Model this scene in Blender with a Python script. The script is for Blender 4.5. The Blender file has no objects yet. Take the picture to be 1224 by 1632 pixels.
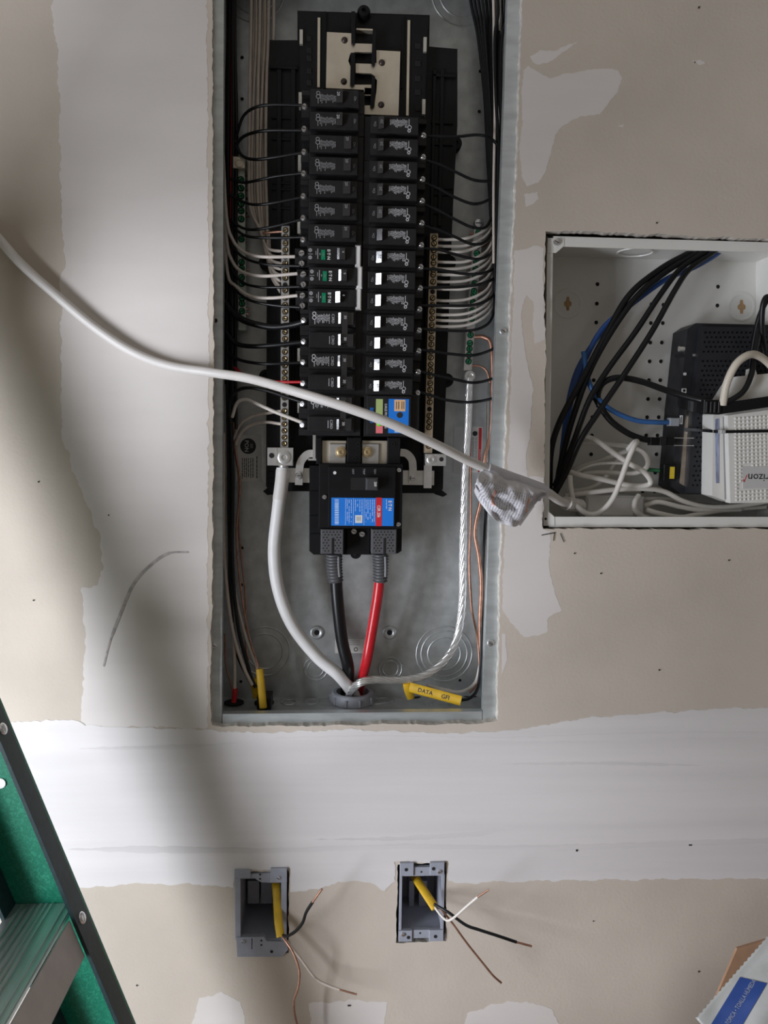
import bpy, math, random
from mathutils import Vector, Matrix, noise
from mathutils.geometry import tessellate_polygon

random.seed(7)
scene = bpy.context.scene
COL = scene.collection

# ------------------------------------------------------------------ camera
IMG_W, IMG_H, FPX = 1224.0, 1632.0, 1226.0
CAM = Vector((0.0, -0.89, 1.35))
PITCH, YAW, ROLL = math.radians(5.35), math.radians(3.44), 0.0145
FWD = Vector((math.sin(YAW) * math.cos(PITCH), math.cos(YAW) * math.cos(PITCH), -math.sin(PITCH)))
_r0 = Vector((math.cos(YAW), -math.sin(YAW), 0))
_u0 = _r0.cross(FWD)
RIGHT = _r0 * math.cos(ROLL) + _u0 * math.sin(ROLL)
UP = _u0 * math.cos(ROLL) - _r0 * math.sin(ROLL)
cam_data = bpy.data.cameras.new('camera')
cam_data.sensor_fit = 'HORIZONTAL'
cam_data.sensor_width = 36.0
cam_data.lens = 36.0 * FPX / IMG_W
cam_data.clip_start = 0.01
cam = bpy.data.objects.new('camera', cam_data)
COL.objects.link(cam)
cam.matrix_world = Matrix(((RIGHT.x, UP.x, -FWD.x, CAM.x), (RIGHT.y, UP.y, -FWD.y, CAM.y),
                           (RIGHT.z, UP.z, -FWD.z, CAM.z), (0, 0, 0, 1)))
scene.camera = cam

# ------------------------------------------------------------------ light
WIN_X, WIN_Y0, WIN_Y1, WIN_Z0, WIN_Z1 = -1.14, -1.20, -0.70, 0.40, 1.37
world = bpy.data.worlds.new('world')
scene.world = world
world.use_nodes = True
bg = world.node_tree.nodes['Background']
bg.inputs[0].default_value = (1.0, 0.91, 0.80, 1)
bg.inputs[1].default_value = 0.145
ld = bpy.data.lights.new('window_daylight', 'AREA')
ld.shape = 'RECTANGLE'
ld.size = WIN_Y1 - WIN_Y0
ld.size_y = WIN_Z1 - WIN_Z0
ld.energy = 53
ld.color = (0.88, 0.915, 1.0)
lo = bpy.data.objects.new('window_daylight', ld)
COL.objects.link(lo)
lo.location = (WIN_X, (WIN_Y0 + WIN_Y1) / 2, (WIN_Z0 + WIN_Z1) / 2)
lo.rotation_euler = (math.radians(90), 0, math.radians(-90))
vs = scene.view_settings
vs.view_transform = 'Standard'
vs.look = 'None'
vs.exposure = 0.0
vs.gamma = 1.0
vs.use_curve_mapping = False


# ------------------------------------------------------------------ helpers
def P(px, py, d=0.0):
    """point of the plane y=d (metres behind the wall face) seen at a photograph pixel"""
    v = FWD + RIGHT * ((px - IMG_W / 2) / FPX) - UP * ((py - IMG_H / 2) / FPX)
    return CAM + v * ((d - CAM.y) / v.y)


def PZ(px, py, z):
    v = FWD + RIGHT * ((px - IMG_W / 2) / FPX) - UP * ((py - IMG_H / 2) / FPX)
    return CAM + v * ((z - CAM.z) / v.z)


def S(d=0.0):
    return (d - CAM.y) / FPX


class G:
    """a growing mesh"""
    def __init__(self):
        self.v, self.f, self.m = [], [], []

    def add(self, vs_, fs, mi=0):
        o = len(self.v)
        self.v += [Vector(p) for p in vs_]
        self.f += [tuple(i + o for i in f) for f in fs]
        self.m += [mi] * len(fs)
        return self

    # axis aligned box, front (low y) edges chamfered by c
    def box(self, x0, x1, y0, y1, z0, z1, c=0.0, mi=0):
        if x0 > x1: x0, x1 = x1, x0
        if z0 > z1: z0, z1 = z1, z0
        if y0 > y1: y0, y1 = y1, y0
        c = min(c, (x1 - x0) * .45, (z1 - z0) * .45, (y1 - y0) * .9)
        if c <= 0:
            v = [(x0, y0, z0), (x1, y0, z0), (x1, y0, z1), (x0, y0, z1),
                 (x0, y1, z0), (x1, y1, z0), (x1, y1, z1), (x0, y1, z1)]
            f = [(0, 1, 2, 3), (7, 6, 5, 4), (0, 4, 5, 1), (1, 5, 6, 2), (2, 6, 7, 3), (3, 7, 4, 0)]
        else:
            v = [(x0 + c, y0, z0 + c), (x1 - c, y0, z0 + c), (x1 - c, y0, z1 - c), (x0 + c, y0, z1 - c),
                 (x0, y0 + c, z0), (x1, y0 + c, z0), (x1, y0 + c, z1), (x0, y0 + c, z1),
                 (x0, y1, z0), (x1, y1, z0), (x1, y1, z1), (x0, y1, z1)]
            f = [(0, 1, 2, 3), (11, 10, 9, 8)]
            for a in (0, 4):
                for i in range(4):
                    j = (i + 1) % 4
                    f.append((a + i, a + 4 + i, a + 4 + j, a + j))
        return self.add(v, f, mi)

    # rectangle given in photograph pixels at its front depth d0, reaching back to d1
    def rect(self, px0, py0, px1, py1, d0, d1, c=0.0, mi=0):
        mx, my = (px0 + px1) / 2, (py0 + py1) / 2
        return self.box(P(px0, my, d0).x, P(px1, my, d0).x, d0, d1, P(mx, py0, d0).z, P(mx, py1, d0).z, c, mi)

    # prism of an outline (list of (x, z)) from y0 back to y1
    def prism(self, pts, y0, y1, mi=0, back=True):
        n = len(pts)
        a = sum(pts[i][0] * pts[(i + 1) % n][1] - pts[(i + 1) % n][0] * pts[i][1] for i in range(n))
        if a < 0: pts = pts[::-1]
        v = [(p[0], y0, p[1]) for p in pts] + [(p[0], y1, p[1]) for p in pts]
        tri = tessellate_polygon([[Vector((p[0], p[1], 0)) for p in pts]])
        f = []
        for t in tri:
            A, B, C = (pts[i] for i in t)
            s = (B[0] - A[0]) * (C[1] - A[1]) - (C[0] - A[0]) * (B[1] - A[1])
            t = t if s > 0 else t[::-1]
            f.append(tuple(t))
            if back: f.append(tuple(i + n for i in t[::-1]))
        for i in range(n):
            j = (i + 1) % n
            f.append((i, i + n, j + n, j))
        return self.add(v, f, mi)

    def pprism(self, pix, d0, d1, mi=0, back=True):
        return self.prism([(q.x, q.z) for q in (P(x, y, d0) for x, y in pix)], d0, d1, mi, back)

    # surface of revolution about +axis from origin; profile list of (r, h)
    def lathe(self, origin, axis, prof, n=16, mi=0):
        axis = Vector(axis).normalized()
        t = axis.orthogonal().normalized()
        b = axis.cross(t)
        o = Vector(origin)
        vs_, rings = [], []
        for r, h in prof:
            if r < 1e-7:
                rings.append([len(vs_)]); vs_.append(o + axis * h)
            else:
                rings.append(list(range(len(vs_), len(vs_) + n)))
                for i in range(n):
                    a = 2 * math.pi * i / n
                    vs_.append(o + axis * h + (t * math.cos(a) + b * math.sin(a)) * r)
        f = []
        for A, B in zip(rings, rings[1:]):
            for i in range(n):
                j = (i + 1) % n
                if len(A) == 1 and len(B) == 1: continue
                if len(A) == 1: f.append((A[0], B[j], B[i])[::-1])
                elif len(B) == 1: f.append((A[i], A[j], B[0]))
                else: f.append((A[i], A[j], B[j], B[i]))
        return self.add(vs_, f, mi)

    def cyl(self, p0, p1, r, n=14, mi=0, r1=None, c=0.0):
        p0, p1 = Vector(p0), Vector(p1)
        L = (p1 - p0).length
        r1 = r if r1 is None else r1
        if c: prof = [(0, 0), (r - c, 0), (r, c), (r1, L - c), (r1 - c, L), (0, L)]
        else: prof = [(0, 0), (r, 0), (r1, L), (0, L)]
        return self.lathe(p0, p1 - p0, prof, n, mi)

    # swept tube through points (already smooth); r is number or list
    def tube(self, pts, r, n=8, mi=0, flat=None, up=None):
        m = len(pts)
        rr = r if isinstance(r, (list, tuple)) else [r] * m
        tan = [(pts[min(i + 1, m - 1)] - pts[max(i - 1, 0)]).normalized() for i in range(m)]
        if up is None: up = Vector((0, 1, 0)) if abs(tan[0].y) < .9 else Vector((1, 0, 0))
        if flat and not isinstance(flat, tuple): flat = (flat, 1.0)
        nrm = (up - tan[0] * up.dot(tan[0])).normalized()
        vs_ = []
        for i in range(m):
            nrm = (nrm - tan[i] * nrm.dot(tan[i]))
            nrm = nrm.normalized() if nrm.length > 1e-9 else tan[i].orthogonal().normalized()
            b = tan[i].cross(nrm)
            for k in range(n):
                a = 2 * math.pi * k / n
                ca, sa = math.cos(a), math.sin(a)
                if flat: ca, sa = ca * flat[0], sa * flat[1]
                vs_.append(pts[i] + (nrm * ca + b * sa) * rr[i])
        f = []
        for i in range(m - 1):
            for k in range(n):
                l = (k + 1) % n
                f.append((i * n + k, i * n + l, (i + 1) * n + l, (i + 1) * n + k))
        f.append(tuple(range(n))[::-1])
        f.append(tuple((m - 1) * n + k for k in range(n)))
        return self.add(vs_, f, mi)

    def empty(self): return not self.v


def smooth_path(pts, per=6):
    """Catmull-Rom through pts (Vectors)"""
    if len(pts) < 3:
        return [pts[0].lerp(pts[-1], i / per) for i in range(per + 1)]
    q = [pts[0] * 2 - pts[1]] + list(pts) + [pts[-1] * 2 - pts[-2]]
    out = []
    for i in range(1, len(q) - 2):
        a, b, c, d = q[i - 1], q[i], q[i + 1], q[i + 2]
        for k in range(per):
            t = k / per
            out.append(0.5 * (2 * b + (c - a) * t + (2 * a - 5 * b + 4 * c - d) * t * t + (3 * b - a - 3 * c + d) * t ** 3))
    out.append(pts[-1].copy())
    return out


def path(pix, per=6, extra=()):
    return smooth_path([P(*p) for p in pix] + list(extra), per)


ORG = {}


def _mesh(name, g, mats, origin, smooth):
    me = bpy.data.meshes.new(name)
    me.from_pydata([tuple(p - origin) for p in g.v], [], g.f)
    for m in mats: me.materials.append(m)
    if len(mats) > 1: me.polygons.foreach_set('material_index', g.m)
    if smooth:
        me.polygons.foreach_set('use_smooth', [True] * len(me.polygons))
        try: me.set_sharp_from_angle(angle=math.radians(smooth))
        except Exception: pass
    me.update()
    return me


def obj(name, g, mat, parent=None, smooth=0, kind=None, label=None, origin=None):
    """link a mesh built in world coordinates as one object (child keeps its world place)"""
    mats = mat if isinstance(mat, (list, tuple)) else [mat]
    if parent is not None:
        po = ORG[parent.name]
    else:
        po = Vector((0, 0, 0))
    if origin is None:
        if parent is None:
            xs = [p.x for p in g.v]; ys = [p.y for p in g.v]; zs = [p.z for p in g.v]
            origin = Vector(((min(xs) + max(xs)) / 2, (min(ys) + max(ys)) / 2, min(zs)))
        else:
            origin = po
    me = _mesh(name, g, mats, origin, smooth)
    o = bpy.data.objects.new(name, me)
    COL.objects.link(o)
    o.parent = parent
    o.location = origin - po
    ORG[o.name] = origin.copy()
    if kind: o['kind'] = kind
    if label: o['label'] = label
    return o


def inst(name, me, parent, loc, rot=None, kind=None):
    """one more object that shares a mesh; loc in the parent's space"""
    o = bpy.data.objects.new(name, me)
    COL.objects.link(o)
    o.parent = parent
    o.location = loc
    if rot: o.rotation_euler = rot
    base = ORG[parent.name] if parent is not None else Vector((0, 0, 0))
    ORG[o.name] = base + Vector(loc)
    if kind: o['kind'] = kind
    return o


def thing(name, label, cat, loc, group=None):
    o = bpy.data.objects.new(name, None)
    o.empty_display_size = 0.02
    COL.objects.link(o)
    o.location = loc
    ORG[o.name] = Vector(loc)
    o['label'] = label
    o['category'] = cat
    if group: o['group'] = group
    return o


def tag(o, label, cat, group=None):
    o['label'] = label
    o['category'] = cat
    if group: o['group'] = group
    return o


def lettering(parent, text, px, py, d, size_px, mat, rot=0.0, name='lettering', align='CENTER', bold=0.0, squeeze=1.0):
    """flat print: text of cap height size_px, centred at a pixel of the plane y=d, turned by rot (degrees, counter-clockwise)"""
    c = P(px, py, d)
    lettering_at(parent, text, c, size_px * S(d), mat, rot, name, align, bold, squeeze)


def text_geo(text, h, bold=0.0, align='CENTER', squeeze=1.0):
    cu = bpy.data.curves.new('t', 'FONT')
    cu.body = text
    cu.size = h / 0.7
    cu.align_x = align
    cu.align_y = 'CENTER'
    cu.offset = bold * h
    cu.resolution_u = 2
    to = bpy.data.objects.new('t', cu)
    COL.objects.link(to)
    dg = bpy.context.evaluated_depsgraph_get()
    me = bpy.data.meshes.new_from_object(to.evaluated_get(dg))
    vs_ = [v.co.copy() for v in me.vertices]
    fs = [tuple(p.vertices) for p in me.polygons]
    bpy.data.objects.remove(to)
    bpy.data.curves.remove(cu)
    bpy.data.meshes.remove(me)
    return [Vector((v.x * squeeze, v.y, 0)) for v in vs_], fs


def lettering_at(parent, text, c, h, mat, rot=0.0, name='lettering', align='CENTER', bold=0.0, squeeze=1.0):
    v2, fs = text_geo(text, h, bold, align, squeeze)
    a = math.radians(rot)
    g = G()
    g.add([Vector((c.x + v.x * math.cos(a) - v.y * math.sin(a), c.y, c.z + v.x * math.sin(a) + v.y * math.cos(a))) for v in v2], fs)
    return obj(name, g, mat, parent)


def ragged(pix, amp, step=6.0, seed=0):
    """subdivide a pixel outline and roughen it"""
    rnd = random.Random(seed)
    out = []
    n = len(pix)
    for i in range(n):
        a, b = Vector(pix[i]), Vector(pix[(i + 1) % n])
        k = max(1, int((b - a).length / step))
        nn = Vector((-(b - a).y, (b - a).x))
        nn = nn.normalized() if nn.length > 0 else nn
        for j in range(k):
            p = a.lerp(b, j / k)
            w = noise.noise(Vector((p.x * .045, p.y * .045, seed * 3.1))) * 1.6 + rnd.uniform(-.6, .6)
            out.append(tuple(p + nn * amp * w))
    return out


# ------------------------------------------------------------------ materials
MATS = {}


def mat(name, col, rough=0.5, metal=0.0, var=0.0, vscale=40.0, bump=0.0, bscale=200.0, spec=0.5, stretch=(1, 1, 1),
        coat=0.0, alpha=1.0, col2=None, emit=None, trans=0.0):
    if name in MATS: return MATS[name]
    m = bpy.data.materials.new(name)
    m.use_nodes = True
    nt = m.node_tree
    b = nt.nodes['Principled BSDF']
    b.inputs['Roughness'].default_value = rough
    b.inputs['Metallic'].default_value = metal
    b.inputs['Specular IOR Level'].default_value = spec
    b.inputs['Coat Weight'].default_value = coat
    b.inputs['Transmission Weight'].default_value = trans
    b.inputs['Alpha'].default_value = alpha
    tc = nt.nodes.new('ShaderNodeTexCoord')
    mp = nt.nodes.new('ShaderNodeMapping')
    mp.inputs['Scale'].default_value = stretch
    geo = nt.nodes.new('ShaderNodeNewGeometry')
    nt.links.new(geo.outputs['Position'], mp.inputs['Vector'])
    no = nt.nodes.new('ShaderNodeTexNoise')
    no.inputs['Scale'].default_value = vscale
    no.inputs['Detail'].default_value = 4
    nt.links.new(mp.outputs[0], no.inputs['Vector'])
    mx = nt.nodes.new('ShaderNodeMix')
    mx.data_type = 'RGBA'
    c2 = col2 if col2 else tuple(max(0, c * (1 - var)) for c in col)
    c1 = col if col2 else tuple(min(1, c * (1 + var)) for c in col)
    mx.inputs['A'].default_value = (*c1, 1)
    mx.inputs['B'].default_value = (*c2, 1)
    rmp = nt.nodes.new('ShaderNodeMapRange')
    rmp.inputs['From Min'].default_value = .35
    rmp.inputs['From Max'].default_value = .65
    nt.links.new(no.outputs[0], rmp.inputs['Value'])
    nt.links.new(rmp.outputs[0], mx.inputs['Factor'])
    nt.links.new(mx.outputs['Result'], b.inputs['Base Color'])
    if bump:
        n2 = nt.nodes.new('ShaderNodeTexNoise')
        n2.inputs['Scale'].default_value = bscale
        n2.inputs['Detail'].default_value = 3
        nt.links.new(mp.outputs[0], n2.inputs['Vector'])
        bp = nt.nodes.new('ShaderNodeBump')
        bp.inputs['Strength'].default_value = 1.0
        bp.inputs['Distance'].default_value = bump
        nt.links.new(n2.outputs[0], bp.inputs['Height'])
        nt.links.new(bp.outputs[0], b.inputs['Normal'])
    if emit:
        b.inputs['Emission Color'].default_value = (*col, 1)
        b.inputs['Emission Strength'].default_value = emit
    MATS[name] = m
    return m


M_DRY = mat('drywall paper', (.565, .50, .425), .85, var=.05, vscale=9, bump=.00025, bscale=260)
M_GYP = mat('gypsum edge', (.56, .52, .47), .95, var=.2, vscale=150, bump=.001, bscale=300)
M_COMP = mat('joint compound', (.68, .635, .60), .75, var=.035, vscale=7, bump=.0006, bscale=16, stretch=(.6, 1, 2.2))
M_COMPH = mat('taped joint compound', (.70, .67, .66), .7, var=.055, vscale=1.5, bump=.004, bscale=1.6, stretch=(.8, 1, 16))
M_GALV = mat('galvanized steel', (.52, .54, .54), .42, .75, var=.12, vscale=60, bump=.0001, bscale=300)
M_GALV2 = mat('galvanized flange', (.62, .66, .67), .40, .7, var=.10, vscale=30, stretch=(1, 1, 4), bump=.0001, bscale=200)
M_BLK = mat('black plastic', (.007, .007, .008), .42, var=.12, vscale=60, bump=.00008, bscale=600, spec=.25)
M_BLK2 = mat('breaker plastic', (.019, .018, .019), .40, var=.12, vscale=90, bump=.00006, bscale=900, spec=.3)
M_GLOSS = mat('glossy black handle', (.02, .02, .022), .16, spec=1.0, coat=.8)
M_TIN = mat('tinned copper bus', (.72, .65, .53), .38, .75, var=.06, vscale=40, bump=.00005, bscale=200)
M_ALU = mat('aluminium', (.80, .79, .77), .33, .85, var=.08, vscale=80, bump=.00008, bscale=400)
M_BRASS = mat('brass screw', (.55, .42, .22), .38, .85, var=.2, vscale=300)
M_ZINC = mat('zinc screw', (.78, .78, .80), .25, .95, var=.05, vscale=300)
M_GREEN = mat('green screw', (.02, .24, .10), .35, .2, var=.2, vscale=300)
M_VOID = mat('dark hole', (.012, .010, .010), .9)
M_PRINT = mat('white print', (.58, .58, .60), .6)
M_PRINTG = mat('grey print', (.30, .30, .31), .6)
M_WHT = mat('white plastic', (.78, .77, .76), .4, var=.03, vscale=60)
M_WBLK = mat('black wire', (.007, .007, .008), .36, var=.1, vscale=50, spec=.35)
M_WWHT = mat('white wire', (.72, .67, .61), .45, var=.05, vscale=60)
M_WTAN = mat('dusty white wire', (.56, .49, .43), .5, var=.08, vscale=60)
M_WRED = mat('red wire', (.50, .012, .02), .3, var=.08, vscale=60)
M_COPP = mat('copper', (.40, .215, .15), .42, .75, var=.2, vscale=150)
M_CORD = mat('white cord', (.68, .65, .62), .45, var=.03, vscale=40)
M_YEL = mat('yellow sheath', (.62, .38, .016), .5, var=.08, vscale=80, bump=.0002, bscale=200)
M_GRYP = mat('grey pvc', (.34, .35, .39), .5, var=.05, vscale=80)
M_BLUE = mat('blue label', (.012, .20, .74), .45, var=.03)
M_RED = mat('red label', (.65, .02, .03), .45)
M_PAPER = mat('paper label', (.62, .61, .57), .7, var=.04, vscale=90)
M_INK = mat('black ink', (.02, .02, .022), .7)

# ------------------------------------------------------------------ the room
PAN = [(337, -130), (837, -130), (790.5, 1150), (335, 1155)]         # panel front outline, pixels
def plerp(a, b, t): return (a[0] + (b[0] - a[0]) * t, a[1] + (b[1] - a[1]) * t)

hole_panel = ragged([(338, -136), (839, -136), (833, 0), (824.5, 250), (815, 480), (805.5, 710), (797.5, 920), (793, 1149),
                     (770, 1153), (351, 1158), (338, 1156), (335, 1148), (338.5, 880), (340.5, 520), (339, 250)], 1.3, 5, 3)
hole_media = ragged([(869.5, 369), (905, 367.5), (1270, 383), (1270, 843), (867, 843), (865, 838), (868, 700), (870, 560), (867, 470)], 1.5, 5, 5)
hole_gl = ragged([(379, 1392), (459, 1387), (460, 1518), (381, 1522)], 1.2, 6, 8)
hole_gr = ragged([(634, 1378), (711, 1375), (711, 1500), (632, 1503)], 1.0, 6, 9)


def w2(pix, d=0.0):
    return [(q.x, q.z) for q in (P(x, y, d) for x, y in pix)]


X0, X1, Z1 = WIN_X, 1.5, 2.5
outer = [(X0, 0), (X1, 0), (X1, Z1), (X0, Z1)]
holes = [w2(h) for h in (hole_panel, hole_media, hole_gl, hole_gr)]
loops = [outer] + holes
allp = [p for l in loops for p in l]
tri = tessellate_polygon([[Vector((p[0], p[1], 0)) for p in l] for l in loops])
g = G()
ff = []
for t in tri:
    A, B, C = (allp[i] for i in t)
    s = (B[0] - A[0]) * (C[1] - A[1]) - (C[0] - A[0]) * (B[1] - A[1])
    ff.append(tuple(t) if s > 0 else tuple(t[::-1]))
g.add([(p[0], 0, p[1]) for p in allp], ff)
wall = obj('wall_back', g, M_DRY, kind='structure', origin=Vector((0, 0, 0)))
for h in holes:                                        # the cut thickness of the board round each opening
    g = G()
    n = len(h)
    g.add([(p[0], 0, p[1]) for p in h] + [(p[0], .0127, p[1]) for p in h],
          [(i, (i + 1) % n, (i + 1) % n + n, i + n) for i in range(n)])
    obj('cut_edge', g, M_GYP, wall)
g = G().box(X0, X1, .135, .15, 0, Z1)
obj('wall_rear', g, mat('dark sheathing', (.16, .12, .08), .9, var=.2, vscale=20), kind='structure')

# skim coats of joint compound
def skim(pix, amp, step, seed, m=M_COMP, th=.0002):
    g = G().pprism(ragged(pix, amp, step, seed), -th, 0.0, back=False)
    return obj('compound_patch', g, m, wall)

skim([(84, -300), (84, 40), (92, 85), (97, 250), (96, 350), (105, 420), (95, 450), (98, 560), (98, 695), (120, 758), (158, 853),
      (165, 903), (155, 932), (130, 936), (136, 1010), (130, 1148), (140, 1158), (330, 1160), (331, 1000), (333, 520), (331, 250), (329, -300)], 2.6, 5, 11)
skim([(-60, 1153), (40, 1150), (120, 1147), (136, 1156), (330, 1164), (440, 1168), (560, 1162), (700, 1168), (800, 1166), (860, 1158), (940, 1144), (1040, 1136), (1150, 1129), (1330, 1127),
      (1330, 1402), (1224, 1400), (1000, 1402), (860, 1404), (797, 1404), (752, 1409), (714, 1404), (714, 1372), (630, 1374), (629, 1404), (612, 1422), (590, 1406), (544, 1404), (503, 1419), (462, 1422), (462, 1384), (376, 1387),
      (373, 1415), (297, 1409), (221, 1409), (133, 1415), (-60, 1412)], 2.0, 5, 12, M_COMPH, .0005)
skim([(834, 112), (842, 104), (852, 110), (878, 125), (910, 116), (950, 109), (985, 112), (992, 125), (985, 145), (970, 165), (955, 181), (925, 185), (900, 198), (885, 215),
      (878, 245), (872, 270), (857, 290), (840, 297), (831, 275), (829, 250), (832, 180)], 1.6, 4, 13)
skim([(845, 90), (860, 80), (885, 80), (925, 64), (900, 82), (880, 97), (860, 102), (850, 100)], 1.5, 4, 14)
skim([(835, 309), (857, 305), (859, 318), (848, 326), (838, 330)], 1.2, 4, 15)
skim([(984, 201), (994, 198), (993, 203)], .6, 3, 16)
skim([(1104, 97), (1115, 95), (1124, 100), (1116, 103)], .8, 3, 17)
skim([(820, 400), (838, 396), (850, 392), (866, 396), (866, 470), (868, 540), (852, 548), (850, 480), (838, 470), (830, 500), (836, 560), (850, 620), (845, 690),
      (838, 730), (842, 760), (866, 762), (864, 842), (878, 846), (876, 905), (886, 950), (895, 972), (873, 985), (872, 1008), (835, 1016), (815, 990), (801, 970), (803, 900),
      (806, 820), (812, 700), (814, 600), (818, 500)], 1.6, 4, 18)
skim([(800, 1010), (806, 1010), (808, 1050), (800, 1075)], .8, 4, 19)
skim([(492, 1599), (560, 1594), (616, 1597), (606, 1660), (500, 1660)], 2, 5, 20)
skim([(735, 1660), (745, 1615), (790, 1599), (840, 1596), (880, 1608), (905, 1660)], 2, 5, 21)
skim([(296, 1660), (318, 1592), (352, 1582), (384, 1596), (400, 1660)], 2, 5, 22)
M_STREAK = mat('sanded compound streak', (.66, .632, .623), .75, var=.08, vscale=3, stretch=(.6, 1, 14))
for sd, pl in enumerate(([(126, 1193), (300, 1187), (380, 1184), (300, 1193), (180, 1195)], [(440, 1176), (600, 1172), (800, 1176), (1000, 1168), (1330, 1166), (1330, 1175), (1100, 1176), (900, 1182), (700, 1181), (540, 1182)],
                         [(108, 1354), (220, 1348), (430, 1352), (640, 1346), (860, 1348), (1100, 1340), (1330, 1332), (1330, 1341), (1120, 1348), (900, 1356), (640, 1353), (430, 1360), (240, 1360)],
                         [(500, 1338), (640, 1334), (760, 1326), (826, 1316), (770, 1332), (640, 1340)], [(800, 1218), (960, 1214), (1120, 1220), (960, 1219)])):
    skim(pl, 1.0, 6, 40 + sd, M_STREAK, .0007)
# rubbed pencil line and specks on the board
M_PEN = mat('pencil smudge', (.42, .39, .37), .9, var=.25, vscale=150)
pts = path([(300, 880, -.0008), (268, 882, -.0008), (238, 902, -.0008), (212, 932, -.0008), (192, 978, -.0008), (176, 1020, -.0008), (165, 1062, -.0008)], 10)
g = G()
for i, p in enumerate(pts[:-1]):
    q = pts[i + 1]
    w = (.0016 if 8 < i < 48 else .0010)
    nn = Vector((-(q - p).z, 0, (q - p).x)).normalized() * w
    g.add([p - nn, q - nn, q + nn, p + nn], [(0, 1, 2, 3)])
obj('pencil_smudge', g, M_PEN, wall)
g = G()
for i, (x, y, w, h) in enumerate([(60, 767, 2, 2), (52, 956, 2, 2), (172, 820, 2, 2), (1107, 98, 1, 2), (1046, 354, 2, 2), (915, 881, 2, 2), (957, 913, 2, 2), (1113, 10, 2, 3), (1050, 1067, 2, 2),
                                  (1098, 1346, 5, 2), (918, 1354, 3, 3), (1113, 1548, 2, 2), (217, 1570, 2, 2), (554, 1602, 5, 2), (1161, 892, 2, 2), (945, 1468, 2, 1)]):
    g.rect(x, y, x + w, y + h, -.0011, -.0002)
obj('specks', g, M_INK, wall, kind='stuff')
# scratches / pen ticks below the cabinet
g = G()
for a, b in [((863, 853), (885, 849)), ((884, 848), (882, 862)), ((893, 850), (899, 864))]:
    pa, pb = P(*a, -.0012), P(*b, -.0012)
    nn = Vector((-(pb - pa).z, 0, (pb - pa).x)).normalized() * .0005
    g.add([pa - nn, pb - nn, pb + nn, pa + nn], [(0, 1, 2, 3)])
obj('pen_ticks', g, M_INK, wall, kind='stuff')

obj('floor', G().box(X0, X1, -2.6, .13, -.05, 0), mat('concrete floor', (.16, .15, .14), .85, var=.15, vscale=6, bump=.0006, bscale=60), kind='structure')
obj('ceiling', G().box(X0 - .12, X1, -2.6, .13, Z1, Z1 + .05), mat('ceiling board', (.5, .47, .42), .9, var=.05), kind='structure')
# side wall with the window that lights the place
g = G()
for y0, y1, z0, z1 in ((-2.6, WIN_Y0 - .04, 0, Z1), (WIN_Y1 + .04, .13, 0, Z1), (WIN_Y0 - .04, WIN_Y1 + .04, 0, WIN_Z0 - .04), (WIN_Y0 - .04, WIN_Y1 + .04, WIN_Z1 + .04, Z1)):
    g.box(X0 - .12, X0, y0, y1, z0, z1)
obj('wall_left', g, M_DRY, kind='structure')
win = bpy.data.objects.new('window_1', None); COL.objects.link(win); win['kind'] = 'structure'
win.location = (X0 - .03, (WIN_Y0 + WIN_Y1) / 2, WIN_Z0 - .04); ORG[win.name] = Vector(win.location)
for y0, y1, z0, z1 in ((WIN_Y0 - .04, WIN_Y0, WIN_Z0 - .04, WIN_Z1 + .04), (WIN_Y1, WIN_Y1 + .04, WIN_Z0 - .04, WIN_Z1 + .04),
                       (WIN_Y0, WIN_Y1, WIN_Z0 - .04, WIN_Z0), (WIN_Y0, WIN_Y1, WIN_Z1, WIN_Z1 + .04)):
    obj('window_frame', G().box(X0 - .06, X0 + .01, y0, y1, z0, z1), M_WHT, win)

# ------------------------------------------------------------------ load centre
DF, DB = .012, .100           # front lip and back sheet
pq = [P(x, y, DF) for x, y in PAN]
TL, TR, BR, BL = pq
panel = thing('electrical_panel', 'galvanized steel load centre recessed in the wall with its cover off', 'electrical panel', ((BL.x + BR.x) / 2, .056, BL.z))
g = G().prism([(p.x, p.z) for p in pq], DB, DB + .0016)
back = obj('back_sheet', g, M_GALV, panel)
ZB = (BL.z + BR.z) / 2


def wallseg(a, b, th):
    """upright sheet between two outline points, thickness inward th"""
    n = Vector((-(b - a).z, 0, (b - a).x)).normalized() * th
    g = G()
    c, d = b + n, a + n
    g.prism([(a.x, a.z), (b.x, b.z), (c.x, c.z), (d.x, d.z)], DF, DB)
    return g


obj('side_wall', wallseg(TL, BL, .0014), M_GALV, panel)
obj('side_wall', wallseg(BR, TR, .0014), M_GALV, panel)
floorp = obj('bottom_wall', wallseg(BL, BR, .0014), M_GALV, panel)
obj('top_wall', wallseg(TR, TL, .0014), M_GALV, panel)


def lip(a, b, w, name='flange'):
    n = Vector((-(b - a).z, 0, (b - a).x)).normalized() * w
    g = G().prism([(a.x, a.z), (b.x, b.z), ((b + n).x, (b + n).z), ((a + n).x, (a + n).z)], DF - .0008, DF + .0004)
    # folded inner edge
    m = n.normalized() * .0012
    c, d = b + n, a + n
    g.prism([(c.x, c.z), (d.x, d.z), ((d - m).x, (d - m).z), ((c - m).x, (c - m).z)], DF + .0004, DF + .010)
    return obj(name, g, M_GALV2, panel)


s = S(DF)
lipL = lip(TL, BL, 18.5 * s)
lipR = lip(BR, TR, 23 * s)
u = (BR - BL).normalized()
lipB = lip(BL + u * 20 * s, BR - u * 24 * s, 18 * s)
lip(TR, TL, 18 * s)


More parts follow.
